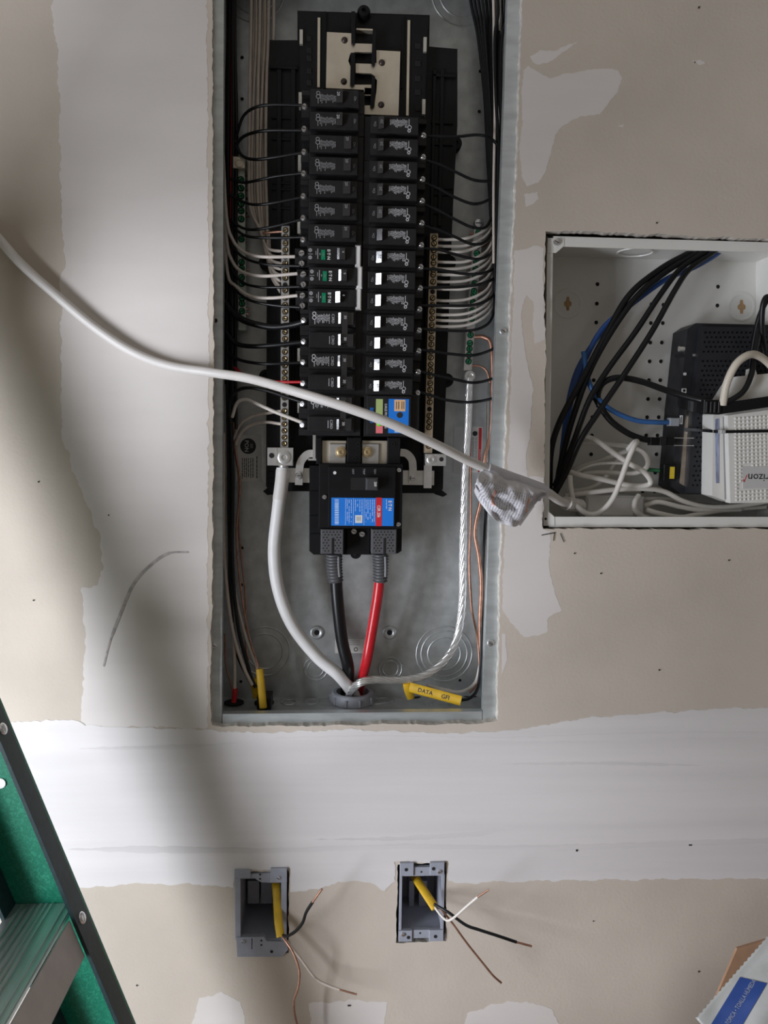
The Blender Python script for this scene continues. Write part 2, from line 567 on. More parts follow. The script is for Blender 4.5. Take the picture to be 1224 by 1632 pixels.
def screw_mesh(r, h, matl, slot=True, n=12):
    """round head seen from -y, recessed cross slot"""
    g = G()
    g.lathe((0, 0, 0), (0, -1, 0), [(r, -.001), (r, h * .4), (r * .75, h * .9), (r * .3, h), (0, h)], n, 0)
    if slot:
        g.box(-r * .62, r * .62, -h * 1.03, -h * .8, -r * .09, r * .09, 0, 1)
    return _mesh('screw', g, [matl, M_VOID], Vector((0, 0, 0)), 40)


def cup_mesh(r, h, matl, dark=M_VOID):
    """set screw sunk in a bar: dark rim, head, slot"""
    g = G()
    g.lathe((0, 0, 0), (0, -1, 0), [(r * 1.12, 0), (r * 1.12, h * .3), (r * .92, h * .3), (r * .9, h * .05)], 12, 1)
    g.lathe((0, 0, 0), (0, -1, 0), [(r * .9, h * .06), (r * .72, h * .55), (r * .35, h * .45), (0, h * .2)], 12, 0)
    a = .6
    ca, sa = math.cos(a), math.sin(a)
    L, W = r * .7, r * .15
    q = [(-L, -W), (L, -W), (L, W), (-L, W)]
    g.add([(x * ca - z * sa, -h * .62, x * sa + z * ca) for x, z in q], [(0, 1, 2, 3)], 1)
    return _mesh('set_screw', g, [matl, dark], Vector((0, 0, 0)), 40)


ME_ZSCREW = screw_mesh(.0042, .003, M_ZINC)
for x, y in ((341, 1028), (782, 1025), (802, 528)):
    lp = lipL if x < 500 else lipR
    inst('screw', ME_ZSCREW, lp, P(x, y, DF - .001) - ORG[lp.name], (0, .5, 0))


def hole(parent, px, py, d, rpx, name='screw_hole', rim=True):
    c = P(px, py, d)
    r = rpx * S(d)
    g = G().lathe(c, (0, -1, 0), [(r, -.0005), (r, .0003), (0, .0003)], 14, 1)
    if rim: g.lathe(c, (0, -1, 0), [(r * 1.35, -.0005), (r * 1.3, .0005), (r, .0006), (r, 0)], 14, 0)
    return obj(name, g, [M_GALV, M_VOID], parent, 40)


hole(lipL, 343.5, 511, DF - .0008, 3.2)
for x, y in ((386, 92), (386, 158), (765, 114), (763.5, 178), (733, 1084), (386, 873), (385, 932), (384, 1086), (392, 317), (392, 340), (391, 386)):
    hole(back, x, y, DB, 2.6)


def ring(parent, px, py, d, rpx, w=1.6, h=.0009, name='knockout_ring', squash=1.0, m=M_GALV):
    c = P(px, py, d)
    k = S(d)
    r, w = rpx * k, w * k
    g = G().lathe(c, (0, -1, 0), [(r - w, -.0003), (r - w * .3, h), (r + w * .3, h), (r + w, -.0003)], 44)
    return obj(name, g, m, parent, 60)


for x, y, rs in ((422, 1038, (40, 29)), (708, 1042, (46, 38, 27)), (503, 1066, (19, 13)), (622, 1066, (19, 13)), (738, -12, (48, 36)), (405, -14, (44, 32))):
    for r in rs: ring(back, x, y, DB, r)
for x, y in ((505, 1008), (621, 1008)):
    c = P(x, y, DB); k = S(DB)
    g = G().lathe(c, (0, -1, 0), [(12 * k, -.0005), (10.5 * k, .002), (8 * k, .0024), (5.2 * k, .001), (4.4 * k, .0008)], 24, 0)
    g.lathe(c, (0, -1, 0), [(4.5 * k, -.0004), (4.5 * k, .0009), (0, .0009)], 16, 1)
    obj('mounting_dimple', g, [M_GALV, M_VOID], back, 60)

# knockouts of the bottom sheet
ZI = ZB + .0016
def floor_disc(px, py, r, m, name, h=.0006, ringw=None):
    c = PZ(px, py, ZI)
    if ringw:
        g = G().lathe(c, (0, 0, 1), [(r - ringw, -.0003), (r - ringw * .4, h), (r + ringw * .4, h), (r + ringw, -.0003)], 30)
    else:
        g = G().lathe(c, (0, 0, 1), [(r, -.0003), (r, h), (0, h)], 28)
    return obj(name, g, m, floorp, 60)
for x, y, r in ((373, 1120, .0125), (421, 1120, .0125), (659, 1109, .0105), (748, 1107, .0130)):
    floor_disc(x, y, r, M_VOID, 'open_knockout', .0011)
for x, y, r in ((460, 1119, .0095), (497, 1118, .0095), (613, 1116, .010), (700, 1122, .016), (700, 1122, .011), (600, 1118, .0095)):
    floor_disc(x, y, r, M_GALV, 'knockout_ring', .0009, .0012)

# ---- stickers on the back sheet
d = DB - .0006
st = obj('warning_sticker', G().rect(376, 693, 416.5, 767, d, DB), M_PAPER, back)
c = P(395.5, 711, d); k = S(d)
obj('sticker_disc', G().lathe(c, (0, -1, 0), [(12.3 * k, -.0002), (12.3 * k, .0003), (0, .0003)], 32), M_INK, st)
lettering(st, 'PON', 392.8, 711, d - .0006, 6.2, M_PAPER, -90, bold=.01)
lettering(st, 'BR', 400.5, 711, d - .0006, 4.6, M_PRINTG, -90)
g = G()
rnd = random.Random(4)
for i, x in enumerate((385.5, 388.7, 392, 395.3, 399, 402.4, 408.6)):
    y = 730 if x < 405 else 727
    while y < 761 - (i * 5 % 4):
        w = rnd.uniform(2, 7)
        g.rect(x, y, x + 1.4, min(y + w, 763), d - .0002, d)
        y += w + .8
obj('small_print', g, M_INK, st, kind='stuff')
st = obj('danger_sticker', G().rect(746.5, 680, 769, 753, d, DB), M_PAPER, back)
obj('red_band', G().rect(762.5, 682, 767, 752, d - .0003, d), M_RED, st)
obj('red_band', G().rect(747.8, 682, 750.5, 752, d - .0003, d), M_RED, st)
c = P(757, 691, d)
obj('hazard_pictogram', G().lathe(c, (0, -1, 0), [(4 * k, -.0001), (4 * k, .0003), (0, .0003)], 16), M_INK, st)
lettering(st, 'DANGER', 765.2, 726, d - .0006, 3.4, M_PAPER, -90)
g = G()
for x in (752.3, 754.2, 757.3, 759.5):
    y = 697
    while y < 748:
        w = rnd.uniform(3, 8)
        g.rect(x, y, x + 1, min(y + w, 750), d - .0002, d)
        y += w + .8
obj('small_print', g, M_PRINTG, st, kind='stuff')
st = obj('clear_sticker', G().rect(723, 680, 737.5, 753, d, DB), mat('clear sticker', (.62, .62, .64), .5), back)
g = G()
for x in (725.5, 729, 732.5): g.rect(x, 686, x + 1.1, 749, d - .0002, d)
obj('small_print', g, M_PAPER, st, kind='stuff')
st = obj('listing_sticker', G().rect(534, 1019, 591, 1041, d, DB), M_PAPER, back)
g = G()
for y in (1021, 1024, 1027): g.rect(556, y, 574, y + 1, d - .0002, d)
obj('small_print', g, M_PRINTG, st, kind='stuff')
c = P(567, 1035, d)
obj('listing_mark', G().lathe(c, (0, -1, 0), [(3.4 * k, 0), (3.4 * k, .0003), (2.4 * k, .0003)], 16), M_INK, st)

# ------------------------------------------------------------------ interior (bus tray) inside the load centre
DT = .066
g = G()
g.pprism([(474, 17), (685, 24), (684, 74), (729, 78), (729, 200), (722, 330), (716, 480), (708, 700), (706, 780), (690, 786), (640, 786), (638, 735), (500, 735), (498, 783), (430, 783), (424, 775), (425, 480), (427, 64), (474, 64)], DT, .094)
tray = obj('bus_tray', g, M_BLK, panel)
# raised shoulders, ribs and mounting ears
g = G()
g.pprism([(476, 19), (683, 26), (676, 190), (480, 190)], DT - .012, DT)
obj('tray_block', g, M_BLK, tray)
for x0, y0, x1, y1, dd in ((441, 110, 448, 770, .003), (463, 110, 470, 700, .004), (700, 110, 706, 360, .003), (688, 110, 693, 360, .004),
                           (430, 105, 474, 109, .004), (690, 118, 727, 122, .004)):
    obj('rib', G().rect(x0, y0, x1, y1, DT - dd, DT, .0004), M_BLK, tray)
for y in (186, 205, 220, 290, 300, 330):
    obj('rib', G().rect(433, y, 472, y + 3, DT - .0025, DT, .0004), M_BLK, tray)
    obj('rib', G().rect(687, y + 8, 722, y + 11, DT - .0025, DT, .0004), M_BLK, tray)
for y in (752, 762, 771):
    obj('rib', G().rect(428, y, 441, y + 2, DT - .002, DT, .0003), M_BLK, tray)
    obj('rib', G().rect(693, y, 703, y + 2, DT - .002, DT, .0003), M_BLK, tray)
for x, y in ((423, 208), (725, 228), (424, 600), (712, 606), (716, 418), (424, 418)):
    c = P(x, y, .082); k = S(.082)
    g = G().lathe(c, (0, -1, 0), [(11 * k, -.012), (11 * k, .0), (10 * k, .001), (5 * k, .001), (4.5 * k, -.002), (0, -.002)], 22)
    e = obj('mounting_ear', g, M_BLK, tray, 40)
obj('foot_clip', G().pprism([(436, 776), (440, 788), (426, 789), (419, 783), (428, 776)], .07, .09), M_BLK, tray)
obj('foot_clip', G().pprism([(690, 783), (703, 780), (713, 788), (706, 792), (694, 788)], .07, .09), M_BLK, tray)
# top hook
c = P(580, 19, .048); k = S(.048)
obj('top_hook', G().lathe(c, (0, -1, 0), [(10 * k, -.03), (10 * k, 0), (8 * k, .003), (3.5 * k, .004), (3 * k, .001), (0, .001)], 20), M_BLK, tray, 40)
# pale stab rails behind the slots
for x0, y0, x1, y1 in ((506, 28, 510, 139), (648.5, 32, 652.5, 184)):
    obj('stab_rail', G().rect(x0, y0, x1, y1, DT - .014, DT - .012), M_TIN, tray)
for x0, y0, x1, y1 in ((477.5, 47, 482.5, 70), (476, 147, 481, 168), (675, 59, 680, 82), (673, 158, 678, 182), (475, 247, 480, 272), (474, 353, 479, 372), (474, 555, 479, 578), (474, 640, 478, 658)):
    obj('hook_rail', G().rect(x0, y0, x1, y1, DT - .016, DT - .002), mat('pale rail', (.62, .60, .54), .4, .6), tray)
# dark square wells of the empty stab positions
for x0, x1, ys in ((489, 497, (56, 75, 88, 108, 127)), (662, 671, (68, 96, 120, 142, 168))):
    for y in ys:
        obj('stab_well', G().rect(x0, y, x1, y + 9, DT - .0135, DT - .012, .0006), M_VOID, tray)
for x in (518, 641.5, 563):
    obj('rib', G().rect(x - 1, 18 if x < 600 else 26, x + 1, 140 if x != 563 else 48, DT - .015, DT - .012), M_BLK, tray)
# the two tinned bus plates and their stabs
DBUS = .046
g = G().pprism([(521, 51), (560, 53), (560, 69), (593, 70), (593, 83), (566, 83), (558, 86), (555, 97), (559, 107), (559, 135), (594, 135), (591, 151), (581, 151), (580, 143), (519.5, 140)], DBUS, DBUS + .003)
bl = obj('bus_plate', g, M_TIN, tray)
g = G().pprism([(600, 80), (638, 82), (635, 184), (580, 182), (580, 168), (593, 168), (596, 172), (600, 145), (601, 128), (592, 117), (567, 116), (567, 101), (594, 102), (600, 100)], DBUS, DBUS + .003)
br_ = obj('bus_plate', g, M_TIN, tray)
M_STAB = mat('shaded stab face', (.60, .56, .47), .45, .6, var=.05)
for y0, y1 in ((48, 68.5), (83.5, 101), (118, 134.5), (152, 168)):
    x0 = 568 if y0 < 140 else 581
    obj('stab', G().rect(x0, y0, 593.5, y1, DBUS + .012, DBUS + .016), M_STAB, tray)
obj('stab_lip', G().rect(568, 45.5, 594, 48, DBUS, DBUS + .012), M_TIN, tray)
obj('stab_lip', G().rect(581, 140, 593, 152, DBUS, DBUS + .004), M_TIN, tray)
for pl in (([(560, 18), (566, 18), (566, 68), (563, 71), (560, 68)]), ([(594, 48), (599, 48), (598, 102), (595, 105), (592, 102)]), ([(559, 84), (566, 84), (565, 134), (561, 137), (558, 134)]),
           ([(593, 118), (598, 122), (597, 168), (593, 172), (590, 168)])):
    obj('divider', G().pprism(pl, DBUS - .004, DBUS + .014), M_BLK, tray)
for pp_, b_ in (((549, 64), bl), ((548, 130), bl), ((608.5, 100), br_), ((607.5, 167), br_)):
    c = P(*pp_, DBUS); k = S(DBUS)
    obj('rivet', G().lathe(c, (0, -1, 0), [(5 * k, -.0003), (4.8 * k, .0006), (3 * k, .0024), (0, .003)], 14), mat('dark rivet', (.05, .035, .03), .3), b_, 60)

# ---- neutral bars, lugs and straps
DN = .044
ME_NS = cup_mesh(4.0 * S(DN), .003, M_BRASS)


def bar(parent, name, a, b, wpx, ys, d, matl, me, skip=(), th=.010):
    """a screw bar whose centre line runs from pixel a to b"""
    h = wpx / 2
    g = G().pprism([(a[0] - h, a[1]), (a[0] + h, a[1]), (b[0] + h, b[1]), (b[0] - h, b[1])], d, d + th)
    o = obj(name, g, matl, parent)
    for i, y in enumerate(ys):
        t = (y - a[1]) / (b[1] - a[1])
        x = a[0] + (b[0] - a[0]) * t
        if i in skip:
            c = P(x, y, d); k = S(d)
            obj('wire_hole', G().lathe(c, (0, -1, 0), [(3.8 * k, -.0002), (3.8 * k, .0003), (0, .0003)], 14), M_VOID, o)
        else:
            inst('set_screw', me, o, P(x, y, d - .0002) - ORG[o.name], (0, (i * 1.7) % 3.1, 0))
    return o


ysl = [367, 377.5, 388, 398.5, 409, 420, 432, 443.5, 454, 463, 475, 486, 497, 508, 519, 529.5, 540, 550, 561, 572, 583, 593.5, 603, 614, 624, 634, 645, 655, 665.5, 676, 686.5, 697, 707]
nbl = bar(tray, 'neutral_bar', (455, 360), (453, 716), 12.5, ysl, DN, M_ALU, ME_NS, skip=(8, 26))
ysr = [379, 388, 399, 410, 419, 430, 438, 449, 465, 475, 486, 497, 507.5, 518, 528, 539, 549, 560, 570, 581, 590, 600, 611, 621, 631, 641, 652, 662.5, 672, 681, 702, 711]
nbr = bar(tray, 'neutral_bar', (692, 372), (682.5, 722), 12.5, ysr, DN, mat('brown tinned bar', (.56, .46, .33), .42, .6, var=.15, vscale=60), ME_NS, skip=(8, 26))
obj('bar_tail', G().rect(675.5, 742, 688, 778, DN, DN + .003), M_ALU, nbr)
# supports under the bars
obj('bar_support', G().rect(446, 362, 464, 716, DN + .010, DT), M_BLK, tray)
obj('bar_support', G().rect(677, 374, 692, 722, DN + .010, DT), M_BLK, tray)


def lug(parent, x0, y0, x1, y1, xs, big, small, d):
    g = G().rect(min(xs, big[0] + 14) if False else x0, y0, x1, y1, d, d + .018, .0006)
    o = obj('lug', g, M_ALU, parent)
    c = P(*big[:2], d); k = S(d); r = big[2] * k
    obj('lug_screw', G().lathe(c, (0, -1, 0), [(r * 1.08, -.0002), (r, .0012), (r * .8, .0018), (r * .45, .0016), (r * .38, -.001), (0, -.001)], 22), M_ALU, o, 40)
    c = P(*small[:2], d)
    obj('lug_hole', G().lathe(c, (0, -1, 0), [(small[2] * k, -.0002), (small[2] * k, .0003), (0, .0003)], 16), M_VOID, o)
    g = G().rect(xs - .5, y0 + 1, xs + .5, y1 - 1, d - .0005, d)
    obj('lug_step', g, M_ALU, o)
    return o


lug(nbl, 426, 713.5, 467, 742, 441, (453, 729, 10), (433, 726, 4.2), .036)
lug(nbr, 678, 723.5, 711, 742.5, 695, (687.5, 732.5, 7), (703.5, 732, 3.6), .038)


def strap(parent, pix, w, d, th=.002, matl=M_ALU):
    """flat strap following a pixel centre line, width w pixels"""
    c = [Vector((q.x, q.z)) for q in (P(x, y, d) for x, y in pix)]
    c = [Vector((v.x, v.y)) for v in smooth_path([Vector((v.x, v.y, 0)) for v in c], 5)]
    h = w / 2 * S(d)
    L, R_ = [], []
    for i, p in enumerate(c):
        t = (c[min(i + 1, len(c) - 1)] - c[max(i - 1, 0)]).normalized()
        nn = Vector((-t.y, t.x)) * h
        L.append(tuple(p + nn)); R_.append(tuple(p - nn))
    g = G().prism(L + R_[::-1], d, d + th)
    return obj('strap', g, matl, parent)


obj('cross_bar', G().rect(452, 746, 496, 769, .050, .053), M_ALU, tray)
sp = strap(tray, [(502, 723), (490, 724), (480, 735), (477, 750), (476, 773)], 12, .044)
inst('strap_screw', screw_mesh(.0046, .004, M_ZINC), sp, P(476.5, 758, .0435) - ORG[sp.name])
obj('bus_blade', G().rect(498.5, 690, 503, 731, .030, .045), M_ALU, tray)
obj('bus_blade', G().rect(491, 731, 504, 734, .036, .045), M_ALU, tray)
obj('cross_bar', G().rect(642, 750, 692, 773, .050, .053), M_ALU, tray)
sp = strap(tray, [(638, 721), (648, 723), (656, 732), (658, 744), (658, 770)], 12, .044)
inst('strap_screw', screw_mesh(.0036, .003, M_ZINC), sp, P(657.5, 762, .0435) - ORG[sp.name])
inst('strap_screw', screw_mesh(.0048, .005, M_ZINC), tray, P(682, 762, .0495) - ORG[tray.name])

# ---- ground bars with green screws
DG = .074
ME_GS = cup_mesh(4.6 * S(DG), .0035, M_GREEN)
yg = [286.5, 300, 312.5, 325, 336, 349, 381, 418, 428, 442, 452, 475, 484, 496]
gl = bar(panel, 'ground_bar', (384, 268), (386, 526), 12, yg, DG, mat('ground bar tin', (.50, .54, .50), .4, .6, var=.1), ME_GS, th=.012)
c = P(381, 259, .066); k = S(.066)
lg = obj('lug', G().rect(371, 249, 391, 268, .066, .086, .0008), M_TIN, gl)
obj('lug_screw', G().lathe(c, (0, -1, 0), [(7.5 * k, -.0003), (7 * k, .001), (4 * k, .0012), (3.4 * k, -.001), (0, -.001)], 18), M_TIN, lg, 40)
yg = [370, 392, 404, 417, 429, 440, 452, 464, 470, 482, 495, 508, 534, 547, 556, 566, 576]
gr_ = bar(panel, 'ground_bar', (763, 362), (745.5, 590), 12.5, yg, DG, M_ALU, ME_GS, th=.012)
inst('bar_screw', screw_mesh(.0062, .005, M_ZINC), gr_, P(762, 357, DG) - ORG[gr_.name])
c = P(749, 599, .066)
obj('lug', G().lathe(c, (0, -1, 0), [(9 * k, -.014), (9 * k, 0), (8 * k, .001), (5 * k, .001), (4 * k, -.001), (0, -.001)], 20), M_ALU, gr_, 40)

# ------------------------------------------------------------------ breakers
DP = .020                      # depth of the raised breaker faces
KB = S(DP)


def lb(g, x0, y0, x1, y1, d0, d1, c=0.0, mi=0):
    """box in breaker-local pixels (x right, y down), depths in metres behind the face"""
    return g.box(x0 * KB, x1 * KB, d0, d1, -y1 * KB, -y0 * KB, c, mi)


def wedge(g, x0, x1, y0, y1, dl, dr, dback, mi=0):
    """handle block whose front slopes from depth dl at the left to dr at the right"""
    a, b, t, u_ = x0 * KB, x1 * KB, -y0 * KB, -y1 * KB
    e = abs(u_ - t) * .235         # faces lean a few degrees downwards
    v = [(a, dl + e, u_), (b, dr + e, u_), (b, dr, t), (a, dl, t), (a, dback, u_), (b, dback, u_), (b, dback, t), (a, dback, t)]
    f = [(0, 1, 2, 3), (7, 6, 5, 4), (0, 4, 5, 1), (1, 5, 6, 2), (2, 6, 7, 3), (3, 7, 4, 0)]
    return g.add(v, f, mi)


def fine(g, x0, x1, y0, y1, seed, step=2.1, d=-.00025):
    r = random.Random(seed)
    x = x0
    while x < x1:
        a = y0 + r.uniform(0, 2.2)
        b = y1 - r.uniform(0, 5)
        y = a
        while y < b:
            w = r.uniform(1.5, 5)
            e = min(y + w, b)
            g.add([(x * KB, d, -e * KB), ((x + 1.0) * KB, d, -e * KB), ((x + 1.0) * KB, d, -y * KB), (x * KB, d, -y * KB)], [(0, 1, 2, 3)])
            y = e + .7
        x += step


def ringflat(g, x, y, r, w, d=-.00025, n=14):
    vs_ = []
    for i in range(n):
        a = 2 * math.pi * i / n
        for q in (r, r - w):
            vs_.append(((x + q * math.cos(a)) * KB, d, -(y + q * math.sin(a)) * KB))
    g.add(vs_, [(2 * i, 2 * ((i + 1) % n), 2 * ((i + 1) % n) + 1, 2 * i + 1) for i in range(n)])


def textlocal(text, x, y, h, rot, d=-.0003, squeeze=1.0, bold=0.0):
    v2, fs = text_geo(text, h * KB, bold, 'CENTER', squeeze)
    a = math.radians(rot)
    g = G()
    g.add([Vector((x * KB + v.x * math.cos(a) - v.y * math.sin(a), d, -y * KB + v.x * math.sin(a) + v.y * math.cos(a))) for v in v2], fs)
    return g


O = Vector((0, 0, 0))
MESH = {}


def cached(key, fn, mats, smooth=0, nm=None):
    if key not in MESH:
        MESH[key] = _mesh(nm or key, fn(), mats if isinstance(mats, list) else [mats], O, smooth)
    return MESH[key]


ME_TERM = screw_mesh(.0040, .003, M_ZINC)
ME_TERM2 = screw_mesh(.0040, .003, M_ZINC)
T28 = math.tan(math.radians(28))


def single_pole(cx, cy, side, label, group, off=False):
    """one-inch breaker; side -1 = terminal on the left, +1 = on the right"""
    s = side
    t = thing('single_pole_breaker', label, 'breaker', P(cx, cy, DP), group)
    sx = lambda a, b: (min(a * s, b * s), max(a * s, b * s))

    def body():
        g = G()
        x0, x1 = sx(-46, 38)
        lb(g, x0, -16.6, x1, 17, .010, .046, .0006)
        x0, x1 = sx(38, 51)
        lb(g, x0, -16.6, x1, -9.5, .012, .046, .0004)
        lb(g, x0, 9, x1, 17, .012, .046, .0004)
        lb(g, x0, -9.5, x1, 9, .024, .046)
        return g
    inst('body', cached('sp_body%d' % s, body, M_BLK2, nm='body'), t, O)

    def face():
        return lb(G(), -37, -12.8, 37, 12.8, 0, .011, .0009)
    fc = inst('face', cached('sp_face', face, M_BLK2, nm='face'), t, O)
    hx = (3, 12) if (s < 0 and off) else ((15, 26) if s < 0 else (-25, -17))

    def slot():
        g = G()
        if s < 0: lb(g, 3, -9.5, 27, 9.5, -.0003, .0002)
        else: lb(g, -26, -9, -8, 9, -.0003, .0002)
        return g
    inst('handle_slot', cached('sp_slot%d' % s, slot, M_VOID, nm='handle_slot'), fc, O)

    def handle():
        w = (hx[1] - hx[0]) * KB
        if s > 0: return wedge(G(), hx[0], hx[1], -8, 8, -.0085 + w * T28, -.0085, .0)
        return wedge(G(), hx[0], hx[1], -8.5, 8.5, -.0075 + w * .18, -.0075, .0)
    hd = inst('handle', cached('sp_handle%d%d' % (s, off), handle, M_GLOSS, nm='handle'), t, O)
    if s > 0:
        v = cached('sp_amp+', lambda: textlocal('20', -20, 0, 4.4, 90, -.0079), M_PRINTG, nm='lettering')
        v2 = cached('sp_on+', lambda: textlocal('On', -30, 0, 4, 90), M_PRINTG, nm='lettering')
    else:
        v = cached('sp_amp-%d' % off, lambda: textlocal('20', (5.5 if off else 20), -1.5 if off else -4, 4.2, -90, -.0081, bold=.012), M_PRINT if off else M_PRINTG, nm='lettering')
        v2 = cached('sp_on-', lambda: textlocal('On', 31, 0, 3.6, -90), M_PRINTG, nm='lettering')
    inst('lettering', v, hd, O)
    inst('lettering', v2, fc, O)

    def prn():
        g = G()
        if s < 0:
            fine(g, -22, 2.5, -5, 9, 3)
            ringflat(g, -25, -6, 3, 1); ringflat(g, -25, -1, 3.4, 1)
            lb(g, -25.5, 2, -24.6, 9, -.0003, 0)
        else:
            fine(g, -7, 19, -9, 4, 5)
            ringflat(g, 23, 3, 3.2, 1); ringflat(g, 22.4, 8, 2.6, 1.3)
            lb(g, 21.6, -9, 22.5, 0, -.0003, 0)
        return g
    inst('small_print', cached('sp_print%d' % s, prn, M_PRINT if s > 0 else M_PRINTG, nm='small_print'), fc, O, kind='stuff')
    inst('terminal_screw', ME_TERM, t, Vector((45.5 * s * KB, .013, -8 * KB)), (0, .4, s * .5))
    return t


ords = ['topmost', 'second', 'third', 'fourth', 'fifth', 'sixth', 'seventh', 'eighth', 'ninth', 'tenth', 'eleventh', 'twelfth', 'thirteenth']
LC = [(533.5, 156), (533, 192), (532.5, 229), (531.8, 263.8), (531.2, 300.3), (530.8, 335.6), (530.3, 370.8)]
RC = [(629, 199), (628.5, 234), (627.5, 270), (627, 305), (626.5, 341), (626, 376.5), (625, 412), (624.3, 446.5), (623.5, 480.5), (622.7, 514.8), (622, 548), (621.3, 582), (620.5, 616)]
for i, (x, y) in enumerate(LC):
    o_ = 'topmost' if i == 0 else ords[i] + ' from the top'
    single_pole(x, y, -1, 'black single-pole breaker, %s in the left column' % o_, 'single-pole breakers of the left column', off=i < 2)
for i, (x, y) in enumerate(RC):
    o_ = 'topmost' if i == 0 else ords[i] + ' from the top'
    single_pole(x, y, 1, 'black single-pole breaker, %s in the right column' % o_, 'single-pole breakers of the right column')


def afci(cx, cy, label, on):
    t = thing('arc_fault_breaker', label, 'breaker', P(cx, cy, DP), 'arc-fault breakers with green buttons')

    def body():
        g = G()
        lb(g, -38, -16.4, 38, 16.6, .009, .046, .0006)
        lb(g, -58, -14, -38, 14.5, .018, .046, .0006)
        return g
    bd = inst('body', cached('af_body', body, M_BLK2, nm='body'), t, O)
    fc = inst('face', cached('af_face', lambda: lb(G(), -36.5, -13.5, 36.5, 13.5, 0, .010, .0008), M_BLK2, nm='face'), t, O)
    inst('end_block', cached('af_white', lambda: lb(G(), 36.5, -16.4, 45.5, 17, .002, .02, .0012), M_WHT, nm='end_block'), t, O)
    inst('test_button', cached('af_green', lambda: lb(G(), -16, -7, -9.5, 8, -.0012, .001, .0003), mat('green button', (.0, .22, .10), .4), nm='test_button'), fc, O)
    inst('lettering', cached('af_txt', lambda: textlocal('E·T·N', -4.6, 0, 4.6, -90, bold=.03), M_WHT, nm='lettering'), fc, O)
    inst('lettering', cached('af_test', lambda: textlocal('TEST', -12.8, .5, 2.0, -90, -.0015), M_PRINTG, nm='lettering'), fc, O)

    def prn():
        g = G()
        lb(g, -22, -8.5, -20.6, 7, -.0003, 0)
        lb(g, -24.6, -5, -23.6, 1, -.0003, 0)
        lb(g, -18.6, -2, -17.4, 1, -.0003, 0)
        lb(g, -36, -.5, -29, .3, -.0003, 0)
        ringflat(g, -33, -6, 3, 2.4); ringflat(g, -33, 5, 3, 2.4)
        return g
    inst('small_print', cached('af_print', prn, M_PRINTG, nm='small_print'), fc, O, kind='stuff')
    inst('handle_slot', cached('af_slot', lambda: lb(G(), 5, -9, 23, 9, -.0003, .0002), M_VOID, nm='handle_slot'), fc, O)

    def hnd():
        g = G()
        if on:
            wedge(g, 5, 12, -8, 8, -.0085 + 7 * KB * T28, -.0085, 0)
        else:
            wedge(g, 8.5, 12, -8, 8, -.0085 + 3.5 * KB * T28, -.0085, 0)
            wedge(g, 12, 21, -8, 8, -.0085, -.0078, 0)
        return g
    inst('handle', cached('af_handle%d' % on, hnd, M_GLOSS, nm='handle'), t, O)
    inst('lettering', cached('af_o', lambda: textlocal('0', 17.5, -2, 3.4, -90, -.0088), M_PRINT, nm='lettering'), fc, O)
    for yy in (-6, 10):
        inst('terminal_screw', ME_TERM2, t, Vector((-47 * KB, .017, -yy * KB)), (0, .3 + yy * .1, 0))
    return t


for i, (x, y, nm) in enumerate(((528.5, 406, 'topmost'), (531, 440, 'middle one'), (529.5, 474.5, 'lowest'))):
    afci(x, y, 'breaker with green test button and white end block, %s of the three' % nm, i == 2)


def double_pole(cx, cy, label):
    t = thing('double_pole_breaker', label, 'breaker', P(cx, cy, DP), 'two-pole breakers with tied handles')

    def body():
        g = G()
        lb(g, -38, -33.6, 47, 34, .010, .046, .0006)
        for a in (-33.6, 0):
            lb(g, -52, a, -38, a + 7, .014, .046, .0004)
            lb(g, -52, a + 24, -38, a + 34, .014, .046, .0004)
            lb(g, -52, a + 7, -38, a + 24, .024, .046)
        return g
    inst('body', cached('dp_body', body, M_BLK2, nm='body'), t, O)
    fcs = []
    for yy in (-17, 16):
        fc = inst('face', cached('dp_face', lambda: lb(G(), -36.5, -12.4, 36, 12.4, 0, .011, .0009), M_BLK2, nm='face'), t, Vector((0, 0, -yy * KB)))
        fcs.append(fc)
        inst('handle_slot', cached('dp_slot', lambda: lb(G(), 4.5, -8.5, 33, 8.5, -.0003, .0002), M_VOID, nm='handle_slot'), fc, O)
        inst('lettering', cached('dp_txt', lambda: textlocal('C3RD', 0, 0, 4.0, -90), M_PRINT, nm='lettering'), fc, O)
        inst('terminal_screw', ME_TERM2, t, Vector((-45.5 * KB, .013, -(yy + 1) * KB)), (0, .8, -.4))

    def prn():
        g = G()
        fine(g, -25, -4, -7, 8, 9)
        ringflat(g, -29, -7, 3.2, 1.2); ringflat(g, -29, -1, 3.4, 1.2)
        lb(g, -28.6, 2, -27.6, 9, -.0003, 0)
        return g
    inst('small_print', cached('dp_print', prn, M_PRINT, nm='small_print'), fcs[0], O, kind='stuff')
    inst('small_print', cached('dp_line', lambda: lb(G(), -5.4, -6, -4.5, 6, -.0003, 0), M_PRINT, nm='small_print'), fcs[1], O, kind='stuff')

    def hnd():
        g = G()
        for yy in (-17, 16):
            wedge(g, 8.5, 12, yy - 8, yy + 8, -.0075 + 3.5 * KB * T28, -.0075, 0)
        wedge(g, 14, 23, -26, 25.5, -.0085, -.008, 0)
        wedge(g, 23, 32, -26, -8, -.0045, -.004, 0)
        wedge(g, 23, 32, 7, 25.5, -.0045, -.004, 0)
        return g
    hd = inst('tied_handle', cached('dp_handle', hnd, M_GLOSS, nm='tied_handle'), t, O)
    for yy in (-17, 16):
        inst('lettering', cached('dp_amp%d' % yy, lambda: textlocal('30', 19, yy - 1, 4.0, -90, -.0087, bold=.012), M_PRINT, nm='lettering'), hd, O)
    return t


for x, y, nm in ((530.5, 525.6, 'topmost of the three'), (529.5, 593, 'middle one, behind the white cord'), (528, 660, 'lowest, just above the bus bolts')):
    double_pole(x, y, 'two-pole breaker with tied handle, %s' % nm)

